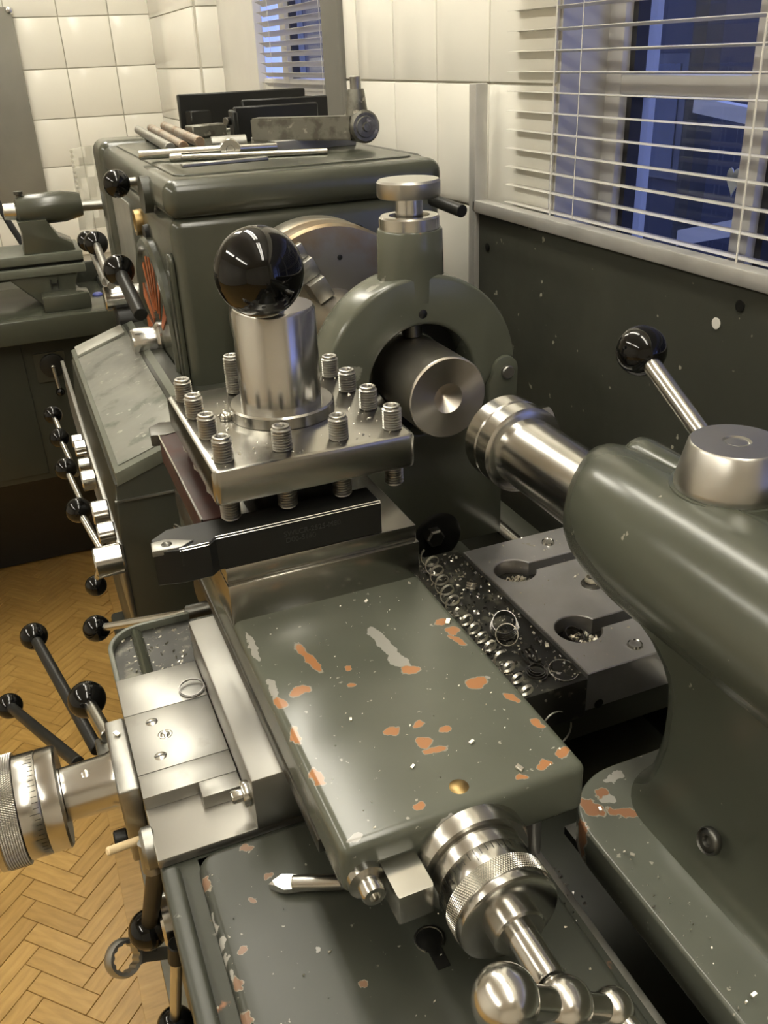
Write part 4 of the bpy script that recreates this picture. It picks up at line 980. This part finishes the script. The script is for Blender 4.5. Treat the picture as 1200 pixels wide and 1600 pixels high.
# single chips that can be told apart
for (u, v, z, s, lab) in ((737, 1161, 1.0152, .0030, 'bright square chip near the middle of the compound top'), (645, 1199, 1.0152, .0024, 'small square chip left of the brass nipple'), (812, 1202, 1.0152, .0040, 'pale flat chip over an orange spot at the right of the compound'),
                          (548, 1125, 1.0152, .0020, 'tiny chip at the left of the compound top'), (700, 973, 1.0152, .0042, 'curved golden chip at the right edge of the compound'), (640, 912, 1.0152, .0022, 'tiny dark chip by the tool pad'),
                          (572, 940, 1.0152, .0025, 'thin bright chip just in front of the tool pad'), (183, 1148, .9423, .0042, 'pale flake on top of the handwheel mount'), (713, 872, .937, .0026, 'pair-sized bright chip at the top of the chip strip'), (834, 990, .937, .0026, 'bright angular chip in the chip strip'),
                          (1178, 1556, .9355, .0030, 'white chip low on the tailstock base'), (988, 1336, .936, .0026, 'white chip in the middle of the tailstock base'), (938, 1265, .934, .0026, 'grey chip on the flaking tailstock corner'), (899, 902, .9404, .0025, 'tiny chip beside the bore in the T-slot plate'), (855, 1010, .937, .0040, 'short twisted golden chip at the chip strip edge')):
    p = onz(u, v, z); a = random.uniform(0, 3); bm = bmesh.new()
    add_box(bm, -s / 2, s / 2, -s * .35, s * .35, 0, s * .35, bev=s * .05, seg=1)
    for v_ in bm.verts: v_.co.z += v_.co.x * .25 + .0003
    bmesh.ops.transform(bm, verts=bm.verts, matrix=Matrix.Translation(p) @ Matrix.Rotation(a, 4, 'Z') @ Matrix.Rotation(random.uniform(-.3, .3), 4, 'X'))
    props(mk('metal_chip', bm, 'chip_steel', smooth=False), lab, 'chip', 'loose steel chips')
# uncountable fine chips
def crumbs(name, label, region, n, z, smin, smax, mat='chip_steel'):
    bm = bmesh.new(); k = 0
    while k < n:
        x, y = region(); s = random.uniform(smin, smax); zz = z(x, y) if callable(z) else z
        mt_ = Matrix.Translation((x, y, zz + s * .3)) @ Matrix.Rotation(random.uniform(0, 6), 4, (random.random(), random.random(), random.random() + .1))
        L = s * random.uniform(.6, 2.2); b2 = [Vector(c) for c in ((-L / 2, -s / 2, 0), (L / 2, -s / 2, 0), (L / 2, s / 2, s * .5), (-L / 2, s / 2, s * .2), (0, 0, s * .7))]
        vs = [bm.verts.new(mt_ @ c) for c in b2]
        for f3 in ((0, 1, 2, 3), (0, 1, 4), (1, 2, 4), (2, 3, 4), (3, 0, 4)): bm.faces.new([vs[i] for i in f3])
        k += 1
    o = mk(name, bm, mat, None, smooth=False); props(o, label, 'chips', kind='stuff')
def rect(x0, x1, y0, y1): return lambda: (random.uniform(x0, x1), random.uniform(y0, y1))
def disc(cx, cy, r):
    def f_():
        a, q = random.uniform(0, 2 * PI), r * math.sqrt(random.random()); return cx + q * math.cos(a), cy + q * math.sin(a)
    return f_
crumbs('fine_swarf', 'fine steel swarf scattered over the dark chip strip', rect(-.10, -.002, .44, .645), 420, .9355, .0005, .0022)
crumbs('dark_swarf', 'dark oily crumbs on the chip strip', rect(-.10, -.002, .44, .645), 380, .9355, .0006, .0028, 'swarf_blue')
crumbs('slot_swarf', 'bright crumbs filling the farther keyhole slot', disc(.027, .580, .015), 260, .9262, .0008, .0026)
crumbs('slot_swarf', 'bright crumbs filling the nearer keyhole slot', disc(.031, .482, .014), 200, .9262, .0008, .0024)
crumbs('plate_swarf', 'fine specks of swarf on the T-slot plate', rect(.0, .10, .435, .633), 70, .9400, .0004, .0012)
crumbs('tray_swarf', 'bright crumbs in the small tray behind the cover plates', rect(-.309, -.262, .58, .65), 110, .9246, .0006, .0026)
crumbs('post_swarf', 'fine crumbs around the tool post screws', rect(PX0 + .004, PX1 - .004, PY0 + .004, PY1 - .004), 130, 1.1235, .0004, .0014)
crumbs('compound_swarf', 'specks of steel dust over the compound slide', rect(CX0 + .006, CX1 - .006, .297, .495), 70, 1.0150, .0003, .0009)
crumbs('saddle_swarf', 'specks of swarf over the front of the saddle', rect(-.31, -.12, .20, .39), 70, .9316, .0003, .0012)
crumbs('tailstock_swarf', 'specks of swarf on the tailstock base', rect(-.078, -.062, .15, .33), 30, .933, .0003, .0012)
p = onz(850, 1300, .925)
crumbs('strip_swarf', 'dark crumbs on the flat strip right of the compound dial', rect(-.135, -.104, .27, .40), 90, .9246, .0006, .0022, 'swarf_blue')

# ================================================================ TOOLS ON THE HEADSTOCK LID
ZL = 1.2345
def lid_pt(u, v, dz=0): return onz(u, v, ZL + dz)
def lid_rod(name, label, a, b, r, mat, cat='rod', group=None):
    A, B = lid_pt(*a, r), lid_pt(*b, r); o = mk(name, rod(A, B, r), mat); props(o, label, cat, group); return o
lid_rod('steel_rod', 'dull round steel rod at the far left of the lid', (216, 203), (266, 231), .0072, 'steel_grey', group='round rods on the headstock lid')
lid_rod('steel_rod', 'rust-tinted round rod second from the left on the lid', (236, 200), (287, 229), .0074, 'steel_rusty', group='round rods on the headstock lid')
lid_rod('steel_rod', 'thicker round rod with a grey end next to the black rack', (257, 197), (312, 222), .0080, 'steel_rusty', group='round rods on the headstock lid')
A = lid_pt(330, 225, .01); o = mk('bushing', rod(A, A + Vector((.05, -.005, 0)), .010), 'steel_grey'); props(o, 'short grey bushing lying behind the chrome bar', 'bushing')
tw = thing('tap_wrench', 'chrome bar wrench with round centre boss lying along the lid', 'wrench', lid_pt(350, 240))
A, B, Cc = lid_pt(217, 243, .008), lid_pt(357, 233, .010), lid_pt(432, 229, .008)
mk('bar', rod(A, B, .0060), 'steel_bright', tw); mk('bar', rod(B, Cc, .0052), 'steel_bright', tw)
dd = (Cc - A).normalized(); sd_ = Vector((dd.y, -dd.x, 0))
mk('boss', rev([(0, .003), (.005, .003), (.006, 0), (.0125, 0), (.0135, .001), (.0135, .019), (.0125, .02), (0, .02)], B - Vector((0, .012, 0)), (.15, 1, 0), 32), 'steel', tw)
th_ = thing('hex_rod', 'thin bright rod with a stepped end in front of the chrome bar', 'rod', lid_pt(390, 243))
A, B = lid_pt(280, 247, .004), lid_pt(512, 236, .004)
mk('rod', rod(A, B, .0040), 'steel', th_); mk('tip', rod(A + (A - B).normalized() * .012, A + (B - A).normalized() * .004, .0055), 'steel_bright', th_)
A = lid_pt(432, 238); B = lid_pt(555, 227)
def flat_bar(name, label, a, b, wd, h, mat, cat='bar', z0=0):
    A, B = lid_pt(*a, z0), lid_pt(*b, z0); d = (B - A).normalized(); s = Vector((-d.y, d.x, 0)) * wd
    bm = bmesh.new(); lo = [A, B, B + s, A + s]; va = [bm.verts.new(p) for p in lo]; vb = [bm.verts.new(p + Vector((0, 0, h))) for p in lo]
    bm.faces.new(va); bm.faces.new(vb[::-1])
    for i in range(4): bm.faces.new((va[i], vb[i], vb[(i + 1) % 4], va[(i + 1) % 4]))
    bmesh.ops.recalc_face_normals(bm, faces=bm.faces); bmesh.ops.bevel(bm, geom=bm.edges[:], offset=.0008, segments=1, affect='EDGES')
    o = mk(name, bm, mat); props(o, label, cat); return o
flat_bar('ground_plate', 'flat ground steel plate under the big tool slide', (432, 238), (557, 227), .10, .014, 'steel_worn_light')
flat_bar('flat_bar', 'low flat bar at the front edge of the lid', (286, 262), (420, 250), .012, .004, 'steel_grey')
# heavy old slide with round boss at its end (lies on the ground plate)
bs = thing('slide_attachment', 'worn grey bar attachment with round boss and upright stud on the lid', 'attachment', lid_pt(480, 225))
A, B = lid_pt(394, 222, .012), lid_pt(550, 219, .012); d = (B - A); d.z = 0; d.normalize(); s = Vector((-d.y, d.x, 0)) * .03
bm = bmesh.new(); lo = [A, B, B + s, A + s]; va = [bm.verts.new(p) for p in lo]; vb = [bm.verts.new(p + Vector((0, 0, .030))) for p in lo]
bm.faces.new(va); bm.faces.new(vb[::-1])
for i in range(4): bm.faces.new((va[i], vb[i], vb[(i + 1) % 4], va[(i + 1) % 4]))
bmesh.ops.recalc_face_normals(bm, faces=bm.faces); bmesh.ops.bevel(bm, geom=bm.edges[:], offset=.002, segments=2, affect='EDGES')
mk('bar', bm, 'steel_worn', bs)
bc = B + Vector((.018, .004, .016))
mk('boss', rev([(0, 0), (.018, 0), (.021, .003), (.021, .04), (0, .04)], bc - Vector((0, .012, 0)), (0, 1, 0), 40), 'steel_worn', bs)
mk('boss_screw', rev([(0, .006), (.005, .006), (.006, .002), (.013, .002), (.014, 0), (0, 0)], bc - Vector((0, .012, 0)), (0, -1, 0), 28), 'steel_worn', bs)
mk('stud_neck', rev([(0, 0), (.016, 0), (.012, .03), (.011, .034), (0, .034)], bc + Vector((-.004, .01, .012)), (0, 0, 1), 28), 'steel_worn', bs)
mk('stud', rod(bc + Vector((-.004, .01, .044)), bc + Vector((-.004, .01, .062)), .0075), 'steel_grey', bs)
# black rack / vice
bk = thing('machine_vice', 'black oily machine vice frame at the back of the lid', 'vice', lid_pt(380, 210))
def lid_box(name, u0, v0, u1, v1, depth, h, mat, z0=0, bev=.002):
    A, B = lid_pt(u0, v0, z0), lid_pt(u1, v1, z0); d = (B - A); d.z = 0; d.normalize(); s = Vector((-d.y, d.x, 0)) * depth
    bm = bmesh.new(); lo = [A, B, B + s, A + s]; va = [bm.verts.new(p) for p in lo]; vb = [bm.verts.new(p + Vector((0, 0, h))) for p in lo]
    bm.faces.new(va); bm.faces.new(vb[::-1])
    for i in range(4): bm.faces.new((va[i], vb[i], vb[(i + 1) % 4], va[(i + 1) % 4]))
    bmesh.ops.recalc_face_normals(bm, faces=bm.faces); bmesh.ops.bevel(bm, geom=bm.edges[:], offset=bev, segments=1, affect='EDGES')
    return mk(name, bm, mat, bk)
lid_box('back_plate', 285, 205, 480, 192, .02, .062, 'black_oxide')
lid_box('front_block', 303, 217, 356, 212, .03, .020, 'steel_worn')
lid_box('front_block', 302, 205, 350, 200, .02, .034, 'black_oxide')
lid_box('jaw', 372, 222, 500, 212, .012, .050, 'black_oxide', .0)
lid_box('jaw', 384, 212, 515, 203, .012, .055, 'black_oxide', .0)
lid_box('jaw_end', 368, 224, 376, 223.5, .07, .045, 'black_oxide')
lid_box('jaw_nut', 366, 219, 377, 218, .012, .014, 'steel_dark', .0)
lid_box('jaw_nut', 380, 219, 391, 218, .012, .014, 'steel_dark', .0)
A, B = lid_pt(352, 190, .03), lid_pt(470, 176, .03)
mk('spindle', rod(A, B, .006), 'steel_dark', bk)
p = lid_pt(473, 171, .024); mk('brass_end', rev([(0, .0), (.012, 0), (.013, .01), (.006, .01), (.005, .008), (0, .008)], p + Vector((0, .0, 0)), (.2, -1, 0), 6), 'brass', bk)

# ================================================================ SECOND LATHE (background left)
Y2 = 2.15
def q2(u, v): return ony(u, v, Y2)
l2 = thing('bench_lathe', 'smaller grey-green lathe on a dark cabinet at the far left', 'lathe', (-.5, Y2, .006))
a, b_ = q2(20, 337), q2(110, 333)
mk('tailstock_barrel', rev([(0, 0), (.020, 0), (.028, .005), (.033, .03), (.033, .10), (.026, .135), (.024, .14), (0, .14)], (q2(26, 335).x, Y2 + .05, q2(26, 335).z), (1, 0, .02), 36), 'paint', l2)
mk('quill', rod((q2(6, 335).x, Y2 + .05, q2(6, 336).z), (q2(34, 335).x, Y2 + .05, q2(34, 335).z), .017, .019), 'steel', l2)
mk('quill_shaft', rod((q2(112, 328).x, Y2 + .05, q2(112, 328).z), (q2(185, 322).x, Y2 + .05, q2(185, 322).z), .0105), 'steel_grey', l2)
mk('oil_cup', rev([(0, 0), (.006, 0), (.006, .014), (.010, .016), (.010, .022), (0, .022)], (q2(33, 320).x, Y2 + .05, q2(33, 320).z), (0, 0, 1), 16), 'steel_dark', l2)
tsx0, tsx1 = q2(38, 400).x, q2(122, 400).x; zb = q2(75, 400).z; zt = q2(60, 345).z
prof = [(tsx0, zb), (tsx1, zb), (tsx1 - .004, zb + .022), (tsx1 - .03, zb + .036), (tsx1 - .045, zb + .060), (tsx1 - .05, zt), (tsx0 + .0, zt), (tsx0 + .005, zb + .05)]
mk('tailstock_body', prism(prof, 'y', Y2 + .01, Y2 + .10, bev=.006), 'paint', l2)
for i, (v0, v1, yo) in enumerate(((398, 413, .0), (413, 418, .008), (418, 432, -.006))):
    mk('bed_way', bx(-1.4, q2(132, 410).x, Y2 + yo, Y2 + .16, q2(60, v1).z, q2(60, v0).z, bev=.003), ('paint_light', 'oily_black', 'paint_light')[i], l2)
x0, x1 = q2(35, 440).x, q2(128, 440).x; zt, zb = q2(70, 430).z, q2(70, 478).z
mk('bed_foot', prism([(x0 - .03, zt), (x1 - .005, zt), (x1 - .015, (zt + zb) / 2), (x1 + .012, zb), (x0 + .035, zb)], 'y', Y2 + .0, Y2 + .14, bev=.004), 'paint', l2)
mk('foot_pad', bx(q2(66, 470).x, q2(140, 470).x, Y2 - .06, Y2 + .0, q2(75, 480).z, q2(75, 455).z, bev=.004), 'paint', l2)
me = text_mesh('H', .030, 'black_oxide', .002); copy_at(me, 'cast_mark', l2, (q2(79, 452).x, Y2 - .002, q2(79, 452).z), (PI / 2, 0, 0))
mk('bed_casting', bx(-1.4, x0 - .0, Y2 + .03, Y2 + .12, zt - .012, zt + .01, bev=.003), 'paint_dark', l2)
mk('chip_tray', bx(-1.4, q2(175, 492).x, Y2 - .10, Y2 + .25, q2(50, 520).z, q2(50, 490).z + .01, bev=.006), 'paint', l2)
mk('tray_lip', bx(q2(130, 470).x, q2(175, 470).x, Y2 + .225, Y2 + .24, q2(150, 490).z, q2(150, 436).z, bev=.005), 'paint_dark', l2)
mk('tray_lip', bx(q2(170, 470).x, q2(176, 470).x, Y2 - .09, Y2 + .23, q2(150, 490).z, q2(150, 462).z, bev=.002), 'paint_dark', l2)
mk('cabinet', bx(-1.4, q2(178, 600).x, Y2 - .04, Y2 + .75, q2(40, 745).z, q2(50, 519).z, bev=.004), 'paint_dark', l2)
mk('cabinet_panel', bx(-1.4, q2(46, 600).x, Y2 - .044, Y2 - .038, q2(40, 735).z, q2(50, 528).z, bev=.002), 'paint_dark', l2)
mk('cabinet_base', bx(-1.35, q2(165, 700).x, Y2 + .46, Y2 + .70, .006, q2(40, 742).z), 'oily_black', l2)
sw = q2(80, 563)
ms = mk('switch_plate', prism(rrect(q2(52, 560).x, q2(101, 560).x, q2(60, 590).z, q2(60, 545).z, .004), 'y', Y2 - .044, Y2 - .04), 'paint_dark', l2)
mk('switch_dial', rev([(0, .006), (.022, .006), (.027, .004), (.028, 0), (0, 0)], (sw.x, Y2 - .044, sw.z), (0, -1, 0), 32), 'black_oxide', ms)
pe = q2(91, 600); mk('switch_handle', rod((sw.x, Y2 - .058, sw.z), (pe.x, Y2 - .062, pe.z), .004), 'steel_grey', ms)
mk('switch_knob', ball((pe.x, Y2 - .062, pe.z), .010, 20, 12), 'ball_black', ms)
mk('screw', ball((sw.x, Y2 - .052, sw.z), .005, 12, 8), 'steel_bright', ms)
p = q2(160, 468); o = mk('bottle_cap', rev(cyl_prof(.012, 0, .016, .003), (p.x - .004, Y2 + .06, p.z - .012), (0, 0, 1), 20), 'blue_cap'); props(o, 'small blue cap in the tray corner of the smaller lathe', 'cap')
o = mk('cork_stub', rod((p.x + .004, Y2 + .02, p.z - .010), (p.x + .022, Y2 + .0, p.z - .018), .006), 'skin_tan'); props(o, 'short tan stub beside the blue cap', 'stub')
o = mk('power_cable', tube([ony(-10, 305, 2.45), ony(12, 345, 2.45), ony(36, 382, 2.45), ony(46, 395, 2.45)], .008, 10), 'cable'); props(o, 'black cable sloping down behind the smaller lathe', 'cable')
# plastic sleeve hanging behind headstock
sl = thing('plastic_sleeve', 'clear punched plastic sleeve hanging by the headstock end', 'sleeve', ony(135, 330, 2.3))
A, B = ony(108, 232, 2.3), ony(166, 222, 2.3)
bm = bmesh.new(); rows = 8; R = []
for i in range(rows + 1):
    row = []
    for j in range(6):
        u = 110 + 11 * j + 1.8 * i; v = 232 + 16 * i - j * 1.5; row.append(ony(u, v, 2.3 + .010 * math.sin(i * 1.7 + j * 2.1)))
    R.append(row)
fr = [[bm.verts.new(p) for p in r] for r in R]; bkv = [[bm.verts.new(p + Vector((0, .0025, 0))) for p in r] for r in R]
for i in range(rows):
    for j in range(5): bm.faces.new((fr[i][j], fr[i][j + 1], fr[i + 1][j + 1], fr[i + 1][j])); bm.faces.new((bkv[i][j], bkv[i + 1][j], bkv[i + 1][j + 1], bkv[i][j + 1]))
mk('sheet', bm, 'clear_plastic', sl)
for i in range(11):
    p = ony(111 + 1.4 * i, 236 + 8 * i, 2.296); mk('punch_hole', rev([(0, .001), (.003, .001), (.004, 0), (0, 0)], p, (0, -1, 0), 10), 'grout', sl)
